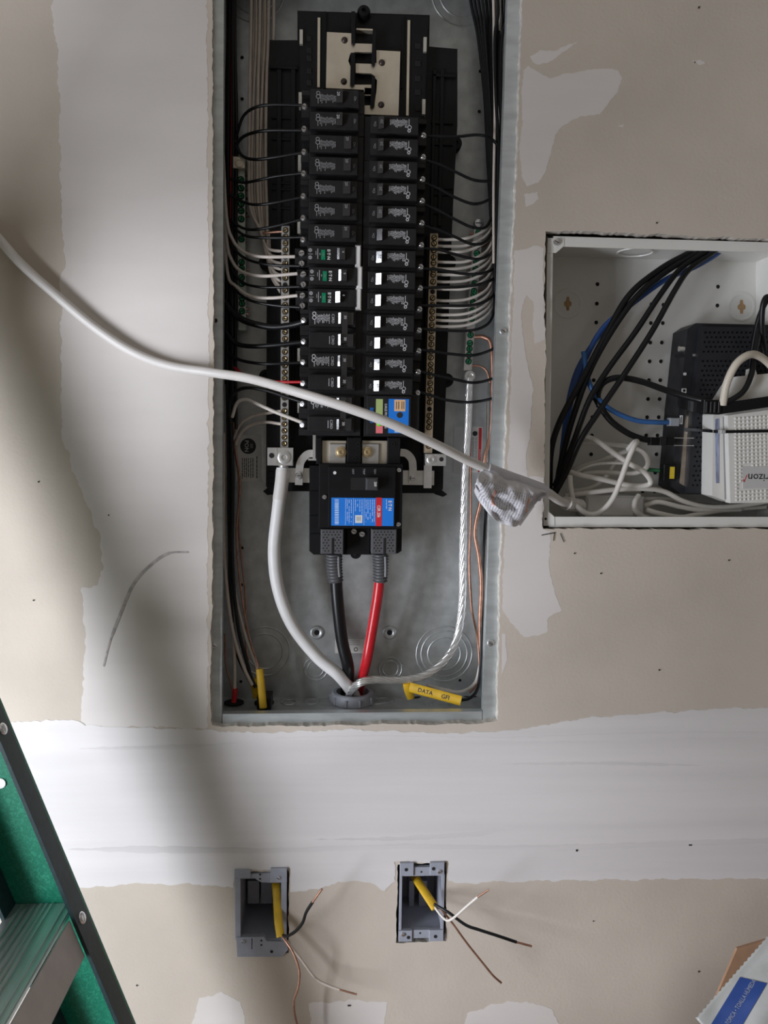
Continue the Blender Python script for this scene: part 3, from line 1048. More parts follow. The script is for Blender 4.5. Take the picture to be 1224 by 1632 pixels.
# surge protector
t = thing('surge_protector', 'square surge protector with blue, green and pink label under the white cord', 'surge protector', P(620, 661, DP))
obj('body', G().rect(580, 629, 668, 696, DP + .008, DP + .045, .0006), M_BLK2, t)
fc = obj('face', G().rect(584.5, 631, 655, 693.5, DP, DP + .009, .0008), M_BLK2, t)
d = DP - .0003
obj('blue_label', G().rect(619, 636, 651.5, 690.5, d, DP), M_BLUE, fc)
obj('status_strip', G().rect(599, 636, 610, 672, d, DP), mat('pale green strip', (.42, .52, .20), .5), fc)
obj('status_strip', G().rect(599, 672, 610, 690.5, d, DP), mat('pink strip', (.85, .20, .22), .5), fc)
obj('orange_box', G().rect(628.5, 637, 646, 655.5, d - .0002, d), mat('pale orange', (.80, .50, .27), .5), fc)
obj('logo_box', G().rect(629, 676, 646, 689.5, d - .0002, d), mat('pale cyan', (.45, .62, .75), .5), fc)
g = G()
for x in (631.5, 635, 640, 643): g.rect(x, 640, x + .9, 652, d - .0004, d)
obj('small_print', g, M_INK, fc, kind='stuff')
c = P(637, 661.5, d)
obj('bolt_disc', G().lathe(c, (0, -1, 0), [(4.8 * KB, -.0001), (4.8 * KB, .0003), (0, .0003)], 20), M_INK, fc)
lettering(fc, 'SURGE PROTECTION', 614.6, 663, d - .0002, 4.0, M_PRINT, -90, bold=.015, squeeze=.72)
lettering(fc, 'BR SPD', 592, 662, d - .0002, 5.5, M_BLUE, -90, bold=.015)
c = P(604.5, 675, d)
obj('status_light', G().lathe(c, (0, -1, 0), [(4.4 * KB, -.0001), (4.2 * KB, .001), (2.8 * KB, .002), (0, .0025)], 18), mat('green led', (.10, .62, .03), .25, emit=.25), fc, 60)

# ---- main breaker
DM = .012
mb = thing('main_breaker', 'large main breaker with blue label and toggle at the panel bottom', 'breaker', P(568, 884, .05))
base = obj('base', G().pprism([(493, 742), (642, 742), (640, 878), (634, 882), (598, 884), (500, 884), (493, 878)], .046, .080), M_BLK, mb)
for y in (783, 822, 851):
    obj('rib', G().rect(494, y, 509, y + 1.4, .044, .047), M_BLK, base)
hs = obj('housing', G().rect(508, 739, 641, 842.5, DM + .006, .060, .0012), M_BLK, mb)
fc = obj('face', G().rect(523, 744, 630, 840, DM, DM + .007, .0008), M_BLK, mb)
lbl = obj('blue_label', G().rect(528, 793.5, 627.5, 838, DM - .0004, DM), M_BLUE, fc)
dl = DM - .0006
obj('red_band', G().rect(599, 793, 608.5, 838.5, dl, DM), M_RED, lbl)
lettering(lbl, 'CSR 25k', 603.6, 815, dl - .0002, 4.8, M_WHT, -90, bold=.03, squeeze=.8)
lettering(lbl, 'E·T·N', 621.5, 806, dl - .0002, 5.4, M_WHT, -90, bold=.03, squeeze=.9)
g = G()
rnd = random.Random(2)
y = 795.5
while y < 835:
    w = rnd.choice((1, 1.6, 2.4))
    g.rect(533.5, y, 540, min(y + w, 836), dl, DM)
    y += w + rnd.choice((.7, 1.0))
for x in (550.5, 563, 580): g.rect(x, 794.5, x + .7, 837, dl, DM)
for x in (553, 556, 559.5, 566, 569.5, 573, 576.5, 583, 586, 589.5, 593, 596, 615.5):
    y = 796
    e = {553: 830, 556: 834, 566: 815, 569.5: 812, 573: 818, 576.5: 820, 615.5: 814}.get(x, 832)
    while y < e:
        w = rnd.uniform(1.6, 6)
        g.rect(x, y, x + 1.1, min(y + w, e), dl, DM)
        y += w + (.8 if rnd.random() < .8 else 5)
obj('small_print', g, mat('pale blue print', (.45, .62, .92), .5), lbl, kind='stuff')
wl = obj('listing_mark', G().rect(566, 821, 577.5, 833.5, dl, DM, .0), M_WHT, lbl)
g = G()
for x in (568.5, 571, 573.5): g.rect(x, 823.5, x + 1, 830, dl - .0002, dl)
obj('small_print', g, M_PRINTG, wl, kind='stuff')
obj('handle_slot', G().rect(559, 761.5, 602, 781, DM - .0003, DM + .0002), M_VOID, fc)
hd = obj('toggle', G().rect(583, 761.5, 602.5, 781.5, DM - .014, DM, .0018), mat('toggle grey', (.055, .055, .058), .35), mb)
lettering(hd, '200', 598.2, 771.5, DM - .0142, 4.2, M_WHT, -90, bold=.02, squeeze=.85)
for x, tx in ((562.5, 'OFF'), (580, 'TRIP'), (597.5, 'ON')):
    lettering(fc, tx, x, 751.5, DM - .0003, 3.4, M_PRINTG, -90)
ME_MS = screw_mesh(.0030, .002, M_ZINC)
for x, y in ((517.5, 792), (635.5, 749), (634.5, 835.5)):
    inst('screw', ME_MS, hs, P(x, y, DM + .0055) - ORG[hs.name])
c = P(533.5, 753.5, DM)
obj('test_button', G().lathe(c, (0, -1, 0), [(2.6 * KB, -.0002), (2.6 * KB, .0008), (0, .0008)], 12), M_WHT, fc)
# lug covers with wire boots
M_COVER = mat('grey lug cover', (.085, .085, .09), .5, var=.06)
for cx0, cx1, bx0, bx1, bx2, bx3 in ((511, 547.5, 519, 545, 522, 548), (592, 632, 594, 618, 595, 617)):
    cov = obj('lug_cover', G().rect(cx0, 843.5, cx1, 883, .018, .050, .001), M_COVER, mb)
    g = G()
    k = S(.018)
    rows = 8
    for r in range(rows):
        for q in range(6):
            x = cx0 + 4.5 + q * 5.4 + (2.6 if r % 2 else 0)
            y = 848 + r * 4.3
            if x > cx1 - 3 or (y > 856 and abs(x - (cx0 + cx1) / 2) < 4.5): continue
            g.lathe(P(x, y, .018), (0, -1, 0), [(1.25 * k, -.0002), (1.25 * k, .0003), (0, .0003)], 8)
    obj('vent_dots', g, M_VOID, cov, kind='stuff')
    mxp = (cx0 + cx1) / 2
    obj('cover_seam', G().rect(mxp - .8, 858, mxp + 1.2, 884, .0165, .019), M_VOID, cov)
    pts = smooth_path([P((bx0 + bx1) / 2, 882, .040), P((bx0 + bx1) / 2 + .5, 904, .041), P((bx2 + bx3) / 2, 927, .042)], 14)
    rr = [((bx1 - bx0) / 2 * (1 - .12 * i / len(pts)) + (1.6 if i % 3 == 0 else 0)) * S(.04) for i in range(len(pts))]
    obj('boot', G().tube(pts, rr, 16), M_COVER, mb, 25)
    pts2 = [p + Vector((.006, -.008, 0)) for p in pts]
    obj('boot_seam', G().tube(pts2[2:-6], .0022, 6), M_COVER, mb, 30)
obj('centre_block', G().rect(552, 842, 590, 884, .040, .050, .001), M_BLK, mb)
c = P(567, 882, .044); k = S(.044)
obj('centre_post', G().lathe(c, (0, -1, 0), [(9 * k, -.014), (9 * k, 0), (8 * k, .001), (4 * k, .001), (3.4 * k, .003), (0, .004)], 20), M_BLK, mb, 40)
for x, y in ((564, 846.5), (577, 851)):
    inst('screw', ME_ZSCREW, mb, P(x, y, .0395) - ORG[mb.name], (0, .3, 0))
# bolted bus ends just above the main breaker
for x0, x1, bx in ((513, 552, 543.5), (577, 617, 585.5)):
    o = obj('bus_end', G().rect(x0, 702, x1, 740, .036, .040, .0005), M_TIN, tray)
    pl = obj('bus_pad', G().rect(bx - 18 if bx < 560 else bx - 9, 707, bx + 8 if bx < 560 else bx + 19, 740, .033, .036, .0008), M_ALU, o)
    c = P(bx, 720.5, .033); k = S(.033)
    obj('bolt', G().lathe(c, (0, -1, 0), [(9 * k, 0), (8.6 * k, .002), (6.2 * k, .0024), (5.6 * k, .005), (3.0 * k, .0054), (2.6 * k, .003), (0, .003)], 6 if False else 18), mat('bolt brass', (.78, .62, .38), .3, .85), o, 30)
obj('bus_guard', G().rect(553, 697, 576, 740, .026, .06, .001), M_BLK, tray)
obj('bus_guard', G().rect(617.5, 697, 638, 740, .026, .06, .001), M_BLK, tray)
obj('bus_guard', G().rect(504, 697, 513, 740, .030, .06, .001), M_BLK, tray)
g = G(); k = S(.026)
for x, y in ((571, 708), (565, 731), (627, 708)): g.lathe(P(x, y, .026), (0, -1, 0), [(3 * k, 0), (3 * k, .001), (2 * k, .001), (2 * k, 0)], 14)
obj('guard_bosses', g, M_BLK2, tray, kind='stuff')

# ------------------------------------------------------------------ wires
def wire(name, label, pix, rpx, matl, d0=None, d1=None, cat='wire', group=None, per=7, n=8):
    """one conductor along a pixel path; depth per point, or running from d0 to d1"""
    m = len(pix)
    if d0 is not None:
        pix = [(p[0], p[1], d0 + (d1 - d0) * i / (m - 1)) for i, p in enumerate(pix)]
    pts = path(pix, per)
    r = rpx * S(sum(p[2] for p in pix) / m)
    o = obj(name, G().tube(pts, r, n), matl, None, 50)
    return tag(o, label, cat, group)


GL = 'hot wires to the left breakers'
hot_l = [
    ([(374, 228), (380, 206), (388, 185), (405, 172), (432, 167), (483, 168)], 2.2, 'topmost left breaker'),
    ([(372, 240), (384, 221), (402, 212), (428, 208), (483, 208)], 2.4, 'second left breaker from the top'),
    ([(374, 222), (384, 246), (403, 254), (436, 251), (483, 243)], 2.4, 'third left breaker from the top'),
    ([(368, 285), (386, 291), (408, 288), (440, 281), (483, 276)], 2.2, 'fourth left breaker from the top'),
    ([(366, 310), (386, 321), (404, 326), (432, 324), (483, 314)], 2.2, 'fifth left breaker from the top'),
    ([(366, 350), (386, 363), (406, 366), (440, 360), (483, 349)], 2.2, 'sixth left breaker from the top'),
    ([(366, 358), (386, 373), (402, 378), (440, 379), (485, 378)], 2.2, 'seventh left breaker from the top'),
    ([(366, 390), (388, 410), (412, 419), (440, 423), (478, 424)], 2.2, 'uppermost green-button breaker'),
    ([(366, 425), (385, 449), (410, 457), (440, 458), (478, 457)], 2.2, 'middle green-button breaker'),
    ([(364, 448), (380, 467), (402, 480), (440, 487), (478, 490)], 2.2, 'lowest green-button breaker'),
    ([(358, 480), (372, 498), (392, 512), (430, 521), (462, 519), (486, 513)], 5.2, 'topmost two-pole breaker, thick upper one'),
    ([(360, 528), (376, 547), (402, 552), (440, 550), (486, 545)], 3.8, 'topmost two-pole breaker, lower terminal'),
    ([(362, 560), (378, 572), (402, 578), (430, 580), (486, 578)], 2.6, 'middle two-pole breaker'),
]
for pts, r, nm in hot_l:
    wire('black_wire', 'black wire curving to the %s' % nm, pts, r, M_WBLK, .070, .034, group=GL)
wire('red_wire', 'red wire ending at a two-pole breaker behind the cord', [(372, 585), (395, 600), (436, 608), (486, 609)], 2.3, M_WRED, .07, .036)
wire('black_wire', 'black wire looping below the cord to the lowest two-pole breaker', [(366, 665), (367, 640), (376, 624), (396, 618), (426, 623), (460, 634), (486, 642)], 2.8, M_WBLK, .064, .034)
wire('white_wire', 'white wire looping below the cord to the lowest two-pole breaker', [(370, 665), (378, 642), (392, 637), (408, 643), (442, 658), (486, 675)], 2.8, M_WWHT, .064, .034)
# neutral pigtails of the green-button breakers
for i, pts in enumerate(([(355, 230), (361, 345), (371, 382), (388, 401), (415, 409), (470, 409)], [(355, 260), (361, 378), (370, 416), (388, 434), (420, 440), (474, 436)], [(355, 300), (362, 430), (376, 456), (400, 472), (432, 475), (474, 471)])):
    wire('white_wire', 'white pigtail sweeping from the left edge to the %s green-button breaker' % ('top', 'middle', 'lowest')[i], pts, 2.5, mat('pigtail white', (.60, .54, .49), .5, var=.06), .072, .034, group='white pigtails')
for i, pts in enumerate(([(372, 702), (382, 678), (402, 664), (430, 658), (450, 655)], [(374, 712), (384, 690), (400, 678), (424, 673), (450, 676)])):
    wire('white_wire', 'dusty white wire entering the bottom of the left neutral bar, %s one' % ('upper', 'lower')[i], pts, 2.5, M_WTAN, .080, .052)
wire('copper_wire', 'bare copper wire entering the top of the left neutral bar', [(420, 372), (436, 370), (452, 369)], 2.0, M_COPP, .06, .05)

def nth(i): return 'leftmost' if i == 0 else ords[i] + ' from the left'


# left bundle: black wires hard against the side sheet
for i in range(8):
    x = 357 + i * 2.6
    dd = .086 - .004 * (i % 3) - .0045 * i * .4
    top = 364 + i * 1.6
    pts = [(top, -140), (top - 1, 60), (x + 2, 200), (x + 1, 330), (x, 450), (x + 1, 600 + 12 * i)]
    wire('black_wire', 'black wire running straight down at the left edge of the panel, %s' % nth(i), pts, 2.5, M_WBLK, dd, dd, group='vertical black wires at the left edge')
wire('red_wire', 'red wire running down among the black wires at the left edge', [(371, -140), (370, 60), (370, 200), (368, 330), (370, 450), (372, 585)], 2.1, M_WRED, .073, .073)
for i in range(8):
    x = 398 + i * 4.4
    xt = 402 + i * 4.6
    yb = 395 + i * 9
    dd = .066 + .003 * (i % 3)
    sway = 5 * math.sin(i * 2.1)
    xb = 412 + i * 2.4
    pts = [(xt, -140, dd), (xt - 2 + sway, 40, dd), (x + sway * .6, 140, dd), (x - 1, 260, dd), (x + 1, 330, dd), (xb + 2, yb - 30, dd - .004), (xb + 14, yb, .06), (452, yb + 6 + i, .054)]
    wire('white_wire', 'dusty white wire of the left vertical bundle, %s' % nth(i), pts, 2.4, M_WTAN, group='dusty white wires of the left bundle')
# lower left bundle
low = [
    ('black_wire', 'black wire dropping at the left edge into the rear yellow sheath', [(366, 640), (371, 760), (370, 880), (378, 990), (398, 1072), (408, 1096)], 3.0, M_WBLK, .070, .055),
    ('black_wire', 'thick black wire hugging the left side below the cord', [(362, 560), (364, 700), (366, 860), (368, 960), (378, 1040), (402, 1092)], 3.2, M_WBLK, .076, .060),
    ('white_wire', 'dusty white wire slanting into the rear yellow sheath', [(357, 690), (357, 850), (362, 940), (372, 1010), (388, 1062), (402, 1092)], 2.8, M_WTAN, .074, .05),
    ('white_wire', 'dusty white wire dropping into the left floor knockout', [(362, 760), (366, 880), (370, 980), (374, 1050), (374, 1100)], 2.8, M_WTAN, .080, .052),
    ('white_wire', 'dusty white wire slanting into the front yellow sheath', [(365, 860), (374, 940), (390, 1010), (404, 1050), (413, 1071)], 2.4, M_WTAN, .080, .052),
    ('copper_wire', 'thin copper wire winding down past the round sticker', [(370, 660), (376, 720), (383, 775), (377, 850), (384, 940), (396, 1010), (414, 1070)], 1.6, M_COPP, .082, .052),
    ('copper_wire', 'thin copper wire beside the left lower bundle', [(376, 560), (377, 640), (372, 700), (380, 760), (381, 850), (391, 950), (392, 1030), (397, 1052)], 1.5, M_COPP, .088, .08),
    ('copper_wire', 'thin copper wire at the far lower left corner', [(358, 1010), (360, 1060), (368, 1090), (372, 1112)], 1.5, M_COPP, .08, .06),
]
for nm, lab, pts, r, m, a, b in low: wire(nm, lab, pts, r, m, a, b)
o = wire('red_wire', 'short red wire end in the left floor knockout', [(374.5, 1097), (374, 1108), (372.5, 1119)], 4.2, M_WRED, .052, .052)
ME_ = None
t = thing('yellow_cable', 'yellow cable sheath standing in front in the left floor knockout', 'cable', P(420, 1128, .045))
obj('sheath', G().tube(path([(413.5, 1066, .048), (416, 1090, .047), (419.5, 1128, .046)], 6), 6.2 * S(.047), 12, flat=.6), M_YEL, t, 50)
obj('clamp', G().rect(409, 1112, 432, 1131, .048, .075, .001), M_BLK, t)
t = thing('yellow_cable', 'yellow cable sheath at the rear of the left floor knockout', 'cable', P(408, 1112, .065))
obj('sheath', G().tube(path([(402, 1083, .060), (407, 1095, .062), (410, 1112, .064)], 6), 7 * S(.06), 12, flat=.6), M_YEL, t, 50)

# right bundle of black wires
for i in range(11):
    xt = 744 + i * 6.2
    x2 = 773 + i * 2.6
    x3 = 784 + i * 1.25
    dd = .083 - .0055 * (i % 4) - .002 * i
    yb = 500 - 8 * i if i < 9 else 520
    pts = [(xt - 16, -140), (xt + 6, 0), (xt + 18 - i * 2.4, 60), (x2 - 1, 150), (x2 + 4, 250), (x3, 380), (x3 + 2, yb)]
    wire('black_wire', 'black wire of the right edge bundle, %s at the photo top' % nth(i), pts, 2.6, M_WBLK, dd, dd - .004, group='black wires of the right bundle')
for i in range(5):
    xt = 786 + i * 5
    pts = [(xt - 2, -140), (xt + 1, 20), (xt + 2, 90), (789 + i * 3, 180), (787 + i * 2.4, 300), (787 + i * 1.5, 420)]
    dd = (.056, .086, .058, .086, .070)[i]
    wire('white_wire', 'dusty white wire in the black bundle at the right edge, %s' % nth(i), pts, 2.3, M_WTAN, dd, dd, group='dusty white wires of the right bundle')
GR = 'hot wires to the right breakers'
hot_r = [
    [(682, 217), (724, 218), (762, 215), (784, 222), (800, 245), (803, 275)],
    [(678, 256), (700, 262), (724, 273), (756, 287), (784, 287), (794, 270)],
    [(677, 292), (700, 301), (724, 314), (756, 325), (782, 316), (790, 298)],
    [(676, 326), (700, 336), (724, 349), (752, 362), (774, 362), (786, 340)],
    [(675, 360), (700, 367), (724, 377), (752, 389), (774, 385), (787, 362)],
    [(673, 396), (700, 398), (724, 405), (760, 413), (782, 404), (790, 385)],
    [(672, 428), (700, 430), (736, 436), (766, 436), (786, 428), (792, 410)],
    [(671, 459), (700, 458), (736, 457), (768, 452), (788, 442), (792, 420)],
    [(670, 487), (700, 487), (746, 487), (774, 480), (788, 466), (792, 440)],
    [(669, 524), (700, 526), (746, 527), (772, 520), (785, 504), (789, 470)],
    [(668, 557), (690, 560), (718, 564), (756, 566), (788, 555), (792, 545)],
    [(667, 591), (690, 597), (722, 604), (756, 610), (788, 602), (792, 590)],
    [(666, 624), (690, 631), (714, 638), (750, 641), (787, 634), (790, 622)],
]
for i, pts in enumerate(hot_r):
    nm = 'topmost' if i == 0 else ords[i]
    ds = [.036, .037, .040, .046, .058, .064]
    wire('black_wire', 'black wire from the %s right breaker to the right bundle' % nm, [(p[0], p[1], ds[j]) for j, p in enumerate(pts)], 2.3, M_WBLK, group=GR)
for i, y in enumerate((381, 391.5, 401, 417, 427.5, 437, 448.5, 460, 478.5, 489, 501, 510, 519.5)):
    pts = [(690, y, .052), (712, y + 1, .052), (742, y - 1 + (i % 2), .054), (766, y - 10, .058), (781, y - 24, .066), (789, y - 56, .074)]
    wire('white_wire', 'white wire entering the right neutral bar, number %d from the top' % (i + 1) if False else 'white wire entering the right neutral bar, %s from the top' % (['first'] + ords[1:])[i], pts, 2.3, M_WWHT, group='neutral wires of the right bar')
# grounding conductors
wire('copper_wire', 'thick bare copper wire winding down beside the red danger sticker',
     [(757, 537, .074), (772, 538, .07), (783, 552, .066), (785, 620, .066), (782, 690, .064), (773, 730, .062), (768, 790, .062), (757, 845, .066), (763, 885, .066), (767, 930, .068), (765, 990, .07), (766, 1040, .07)], 3.4, M_COPP, cat='ground wire')
wire('copper_wire', 'thin copper wire from the bottom green screw joining the thick copper', [(752, 583, .074), (766, 584, .072), (776, 592, .07), (781, 610, .069)], 1.7, M_COPP, cat='ground wire')
wire('copper_wire', 'thin copper wire beside the silver braid at the lower right', [(750, 740), (750, 830), (748, 900), (752, 970), (760, 1010), (764, 1060), (760, 1090), (748, 1104)], 2.0, M_COPP, .086, .08, cat='ground wire')
wire('white_wire', 'thin white wire at the right edge running down to the floor', [(777, 640), (776, 740), (774, 850), (771, 950), (770, 1040), (764, 1082)], 1.9, M_WWHT, .088, .086)
for i, y in enumerate((371, 394, 417, 440, 465, 482, 500)):
    wire('copper_wire', 'short copper end in the right ground bar, %s from the top' % (['first'] + ords[1:])[i], [(748, y + 2, .083), (762, y, .082), (776, y - 6, .084), (786, y - 28, .086)], 1.8, M_COPP, group='copper ends of the right ground bar', cat='ground wire')
for i, y in enumerate((280, 303, 345, 376, 402, 430, 492, 500)):
    wire('copper_wire', 'short copper end beside the left ground bar, %s from the top' % (['first'] + ords[1:])[i], [(376, y + 3, .084), (386, y + 1, .083), (397, y, .086)], 1.7, M_COPP, group='copper ends of the left ground bar', cat='ground wire')

# bare stranded conductor
BC = PZ(562, 1117, ZI)          # centre of the conduit bushing
pts = path([(749, 602, .068), (746, 680, .066), (740, 780, .064), (738, 880, .064), (737, 960, .064), (728, 1020, .062), (706, 1056, .060), (672, 1078, .058), (630, 1084, .052), (596, 1083, .046), (572, 1089, .042)], 16, [BC + Vector((-.004, -.013, .014)), BC + Vector((-.008, -.010, -.001))])
g = G()
R0 = 6.2 * S(.062)
acc = [0.0]
for i in range(1, len(pts)): acc.append(acc[-1] + (pts[i] - pts[i - 1]).length)
frames = []
nrm = Vector((0, 1, 0))
for i in range(len(pts)):
    tn = (pts[min(i + 1, len(pts) - 1)] - pts[max(i - 1, 0)]).normalized()
    nrm = (nrm - tn * nrm.dot(tn)).normalized()
    frames.append((nrm.copy(), tn.cross(nrm)))
for sidx in range(7):
    sp = []
    for i, p in enumerate(pts):
        a = sidx * 2 * math.pi / 7 + acc[i] * 70
        n_, b_ = frames[i]
        sp.append(p + (n_ * math.cos(a) + b_ * math.sin(a)) * R0 * .66)
    g.tube(sp, R0 * .40, 6)
tag(obj('stranded_cable', g, M_ALU, None, 60), 'bare silver twisted cable falling from the right ground bar to the grey bushing', 'cable')

# service conductors
t = thing('service_cable', 'thick white cable bending from the left lug to the grey bushing', 'cable', P(562, 1098, .055))
obj('jacket', G().tube(path([(451, 746, .045), (449, 770, .044), (443, 815, .043), (437, 880, .043), (444, 940, .044), (466, 996, .046), (505, 1046, .05), (540, 1076, .054)], 10, [BC + Vector((.0, -.004, .012)), BC + Vector((.004, .0, -.001))]), 10.2 * S(.045), 18), M_WHT, t, 60)
obj('stripped_end', G().tube(path([(453, 738, .046), (452, 744, .0455), (451, 749, .045)], 4), 8 * S(.045), 14), M_ALU, t, 60)
obj('tape_wrap', G().tube(path([(450.8, 749, .045), (449, 770, .044), (445.5, 796, .0435)], 6), 11 * S(.045), 18), M_CORD, t, 60)
o = obj('service_cable', G().tube(path([(535, 915, .043), (538, 960, .044), (545, 1020, .05), (555, 1066, .058)], 10, [BC + Vector((-.008, .010, .012)), BC + Vector((-.008, .010, -.001))]), 10 * S(.046), 16), M_WBLK, None, 60)
tag(o, 'thick black cable dropping from the left boot of the main breaker', 'cable')
o = obj('service_cable', G().tube(path([(606, 915, .043), (602, 950, .044), (592, 1010, .05), (583, 1058, .058)], 10, [BC + Vector((.008, .010, .012)), BC + Vector((.008, .010, -.001))]), 8.6 * S(.046), 16), M_WRED, None, 60)
tag(o, 'thick red cable dropping from the right boot of the main breaker', 'cable')
# conduit bushing on the floor of the box
c = PZ(562, 1117, ZI)
g = G().lathe(c, (0, 0, 1), [(.0285, 0), (.0285, .006), (.027, .012), (.0255, .013), (.0215, .013), (.0205, .004), (.0205, 0)], 36)
bush = thing('conduit_bushing', 'grey plastic conduit bushing on the floor of the panel', 'bushing', c)
obj('ring', g, M_GRYP, bush, 30)
obj('throat', G().lathe(c, (0, 0, 1), [(.0206, .0008), (0, .0008)], 24), M_VOID, bush)
for i in range(10):
    a = 2 * math.pi * i / 10
    v = Vector((math.cos(a), math.sin(a), 0))
    q = c + v * .0285
    g = G().cyl(q + Vector((0, 0, .0005)), q + Vector((0, 0, .0095)), .0016, 8)
    obj('lug_rib', g, M_GRYP, bush)

# DATA GFI sleeve
t = thing('tagged_cable', 'yellow cable sleeve hand-lettered in black lying on the panel floor', 'cable', PZ(655, 1112, ZI))
a, b = P(653, 1095, .050), P(735, 1117, .030)
sl = obj('sleeve', G().tube(smooth_path([a, a.lerp(b, .5), b], 6), 8.3 * S(.04), 14, flat=.35), M_YEL, t, 50)
obj('sheath', G().tube(path([(648, 1089, .054), (650, 1100, .056), (655, 1113, .058)], 6), 6.5 * S(.055), 10, flat=.5), M_YEL, t, 50)
ang = math.degrees(math.atan2(b.z - a.z, b.x - a.x))
for tx, f, sz in (('DATA', .31, 6.6), ('GFI', .70, 6.8)):
    c = a.lerp(b, f)
    dr_ = (b - a).normalized(); up_ = Vector((-dr_.z, 0, dr_.x)).normalized()
    fr_ = dr_.cross(up_).normalized(); fr_ = fr_ if fr_.y < 0 else -fr_
    v2, fs = text_geo(tx, sz * S(.04), .015)
    obj('lettering', G().add([c + dr_ * v.x + up_ * v.y + fr_ * .0025 for v in v2], fs), M_INK, sl)
wire('white_wire', 'white wire arching from the yellow sleeve to the right corner', [(680, 1092), (705, 1098), (735, 1102), (757, 1088), (765, 1060)], 2.6, M_WWHT, .062, .075)
wire('black_wire', 'black wire curling out of the yellow sleeve end', [(734, 1116), (748, 1113), (760, 1100), (765, 1070), (768, 1000), (770, 900), (776, 780)], 2.6, M_WBLK, .034, .086)

# ------------------------------------------------------------------ media enclosure
M_ENC = mat('white enamel', (.74, .73, .69), .35, var=.02, vscale=20)
EQ = [P(x, y, .008) for x, y in ((872, 376.5), (1272, 388), (1272, 840), (865.5, 840))]
e0, e1, e2, e3 = EQ
enc = thing('media_enclosure', 'white perforated metal wiring box recessed in the wall beside the panel', 'wiring box', ((e3.x + e2.x) / 2, .05, e3.z))
DE = .098
eb = obj('back_sheet', G().prism([(p.x, p.z) for p in EQ], DE, DE + .0015), M_ENC, enc)


def eseg(a, b, th=.0014):
    n = Vector((-(b - a).z, 0, (b - a).x)).normalized() * th
    return G().prism([(a.x, a.z), (b.x, b.z), ((b + n).x, (b + n).z), ((a + n).x, (a + n).z)], .008, DE)


obj('side_wall', eseg(e0, e3), M_ENC, enc)
obj('side_wall', eseg(e2, e1), M_ENC, enc)
obj('bottom_wall', eseg(e3, e2), M_ENC, enc)
tw = obj('top_wall', eseg(e1, e0), M_ENC, enc)
k = S(.008)
for a, b, w in ((e0, e3, 9 * k), (e2, e1, 9 * k), (e3, e2, 17 * k), (e1, e0, 15.5 * k)):
    n = Vector((-(b - a).z, 0, (b - a).x)).normalized() * w
    obj('rim', G().prism([(a.x, a.z), (b.x, b.z), ((b + n).x, (b + n).z), ((a + n).x, (a + n).z)], .0068, .0082), M_ENC, enc)
ct = obj('corner_tab', G().pprism([(873, 379), (899, 380), (899, 392), (886, 403), (873, 403)], .0062, .0075), M_ENC, enc)
inst('screw', screw_mesh(.0040, .0035, M_ZINC), ct, P(886.5, 386.5, .0062) - ORG[ct.name], (0, .5, 0))
ct = obj('corner_tab', G().pprism([(866, 814), (873, 814), (884, 824), (884, 838), (866, 838)], .0062, .0075), M_ENC, enc)
hole(ct, 869.5, 827, .0062, 2.0, 'screw_hole', False)
k = S(DE)
for x, y in ((952, 453), (951, 484), (950, 514), (948, 545), (947, 576), (946, 606), (945, 635), (944, 665), (943, 694), (942, 724), (1144, 457), (1143, 487), (1038, 485), (1057, 486),
             (1037, 515), (1056, 515), (1036, 546), (1054.5, 546), (1035, 576), (1053, 576), (1034, 606), (1052, 606), (1032.5, 636), (1051, 636), (1031, 665), (1049.5, 665), (1029.5, 694), (1047.5, 694), (1046, 724), (1044, 753), (1024, 783), (1043, 783)):
    c = P(x, y, DE)
    g = G().lathe(c, (0, -1, 0), [(3.2 * k, -.0003), (3.2 * k, .0003), (0, .0003)], 14, 1)
    g.lathe(c, (0, -1, 0), [(4.2 * k, -.0003), (4.0 * k, .0005), (3.2 * k, .0006), (3.2 * k, 0)], 14, 0)
    obj('mounting_hole', g, [M_ENC, M_VOID], eb, 40)
M_KEY = mat('wood behind keyhole', (.42, .26, .13), .8, var=.2, vscale=200)
for x, y in ((905, 484), (1182, 489)):
    g = G().pprism([(x - 2, y - 11), (x + 2, y - 11), (x + 2.5, y - 5), (x + 6, y - 2), (x + 6, y + 3), (x + 2.5, y + 5), (x + 2, y + 11), (x - 2, y + 11), (x - 2.5, y + 5), (x - 6, y + 3), (x - 6, y - 2), (x - 2.5, y - 5)], DE - .0004, DE + .0003)
    obj('keyhole', g, M_KEY, eb)
    ring(eb, x, y, DE, 21, 4, .0010, 'keyhole_dish', m=M_ENC)
c = PZ(1015, 396, e0.z - .0016) if False else Vector((P(1015, 395, .05).x, .055, e0.z - .0036))
obj('knockout_ring', G().lathe(c, (0, 0, -1), [(.020, -.0006), (.0205, .0008), (.0215, .0008), (.022, -.0006)], 30), M_ENC, tw, 50)

# ---- black router
M_RTR = mat('black router plastic', (.022, .023, .027), .45, var=.1, vscale=80, spec=.3)
rt = thing('router', 'black perforated router standing on edge in the white wiring box', 'router', P(1170, 787, .06))
obj('shell', G().pprism([(1096, 524), (1109, 515), (1280, 519), (1280, 788), (1086, 788), (1071, 776), (1082, 650)], .052, .094), M_RTR, rt)
fc = obj('front_cover', G().pprism([(1118, 520), (1280, 523), (1280, 786), (1096, 786), (1105, 640)], .044, .054), M_RTR, rt)
g = G(); k = S(.044)
for r in range(33):
    for q in range(20):
        x = 1124 + q * 7.2 + (3.4 if r % 2 else 0) - r * .62
        y = 530 + r * 7.6
        if 566 < y < 574: continue
        g.lathe(P(x, y, .044), (0, -1, 0), [(1.7 * k, -.0002), (1.7 * k, .0004), (1.1 * k, .0004), (.8 * k, .0001), (0, .0001)], 6)
obj('perforations', g, mat('router dimple', (.004, .004, .005), .5, spec=.1), fc, kind='stuff')
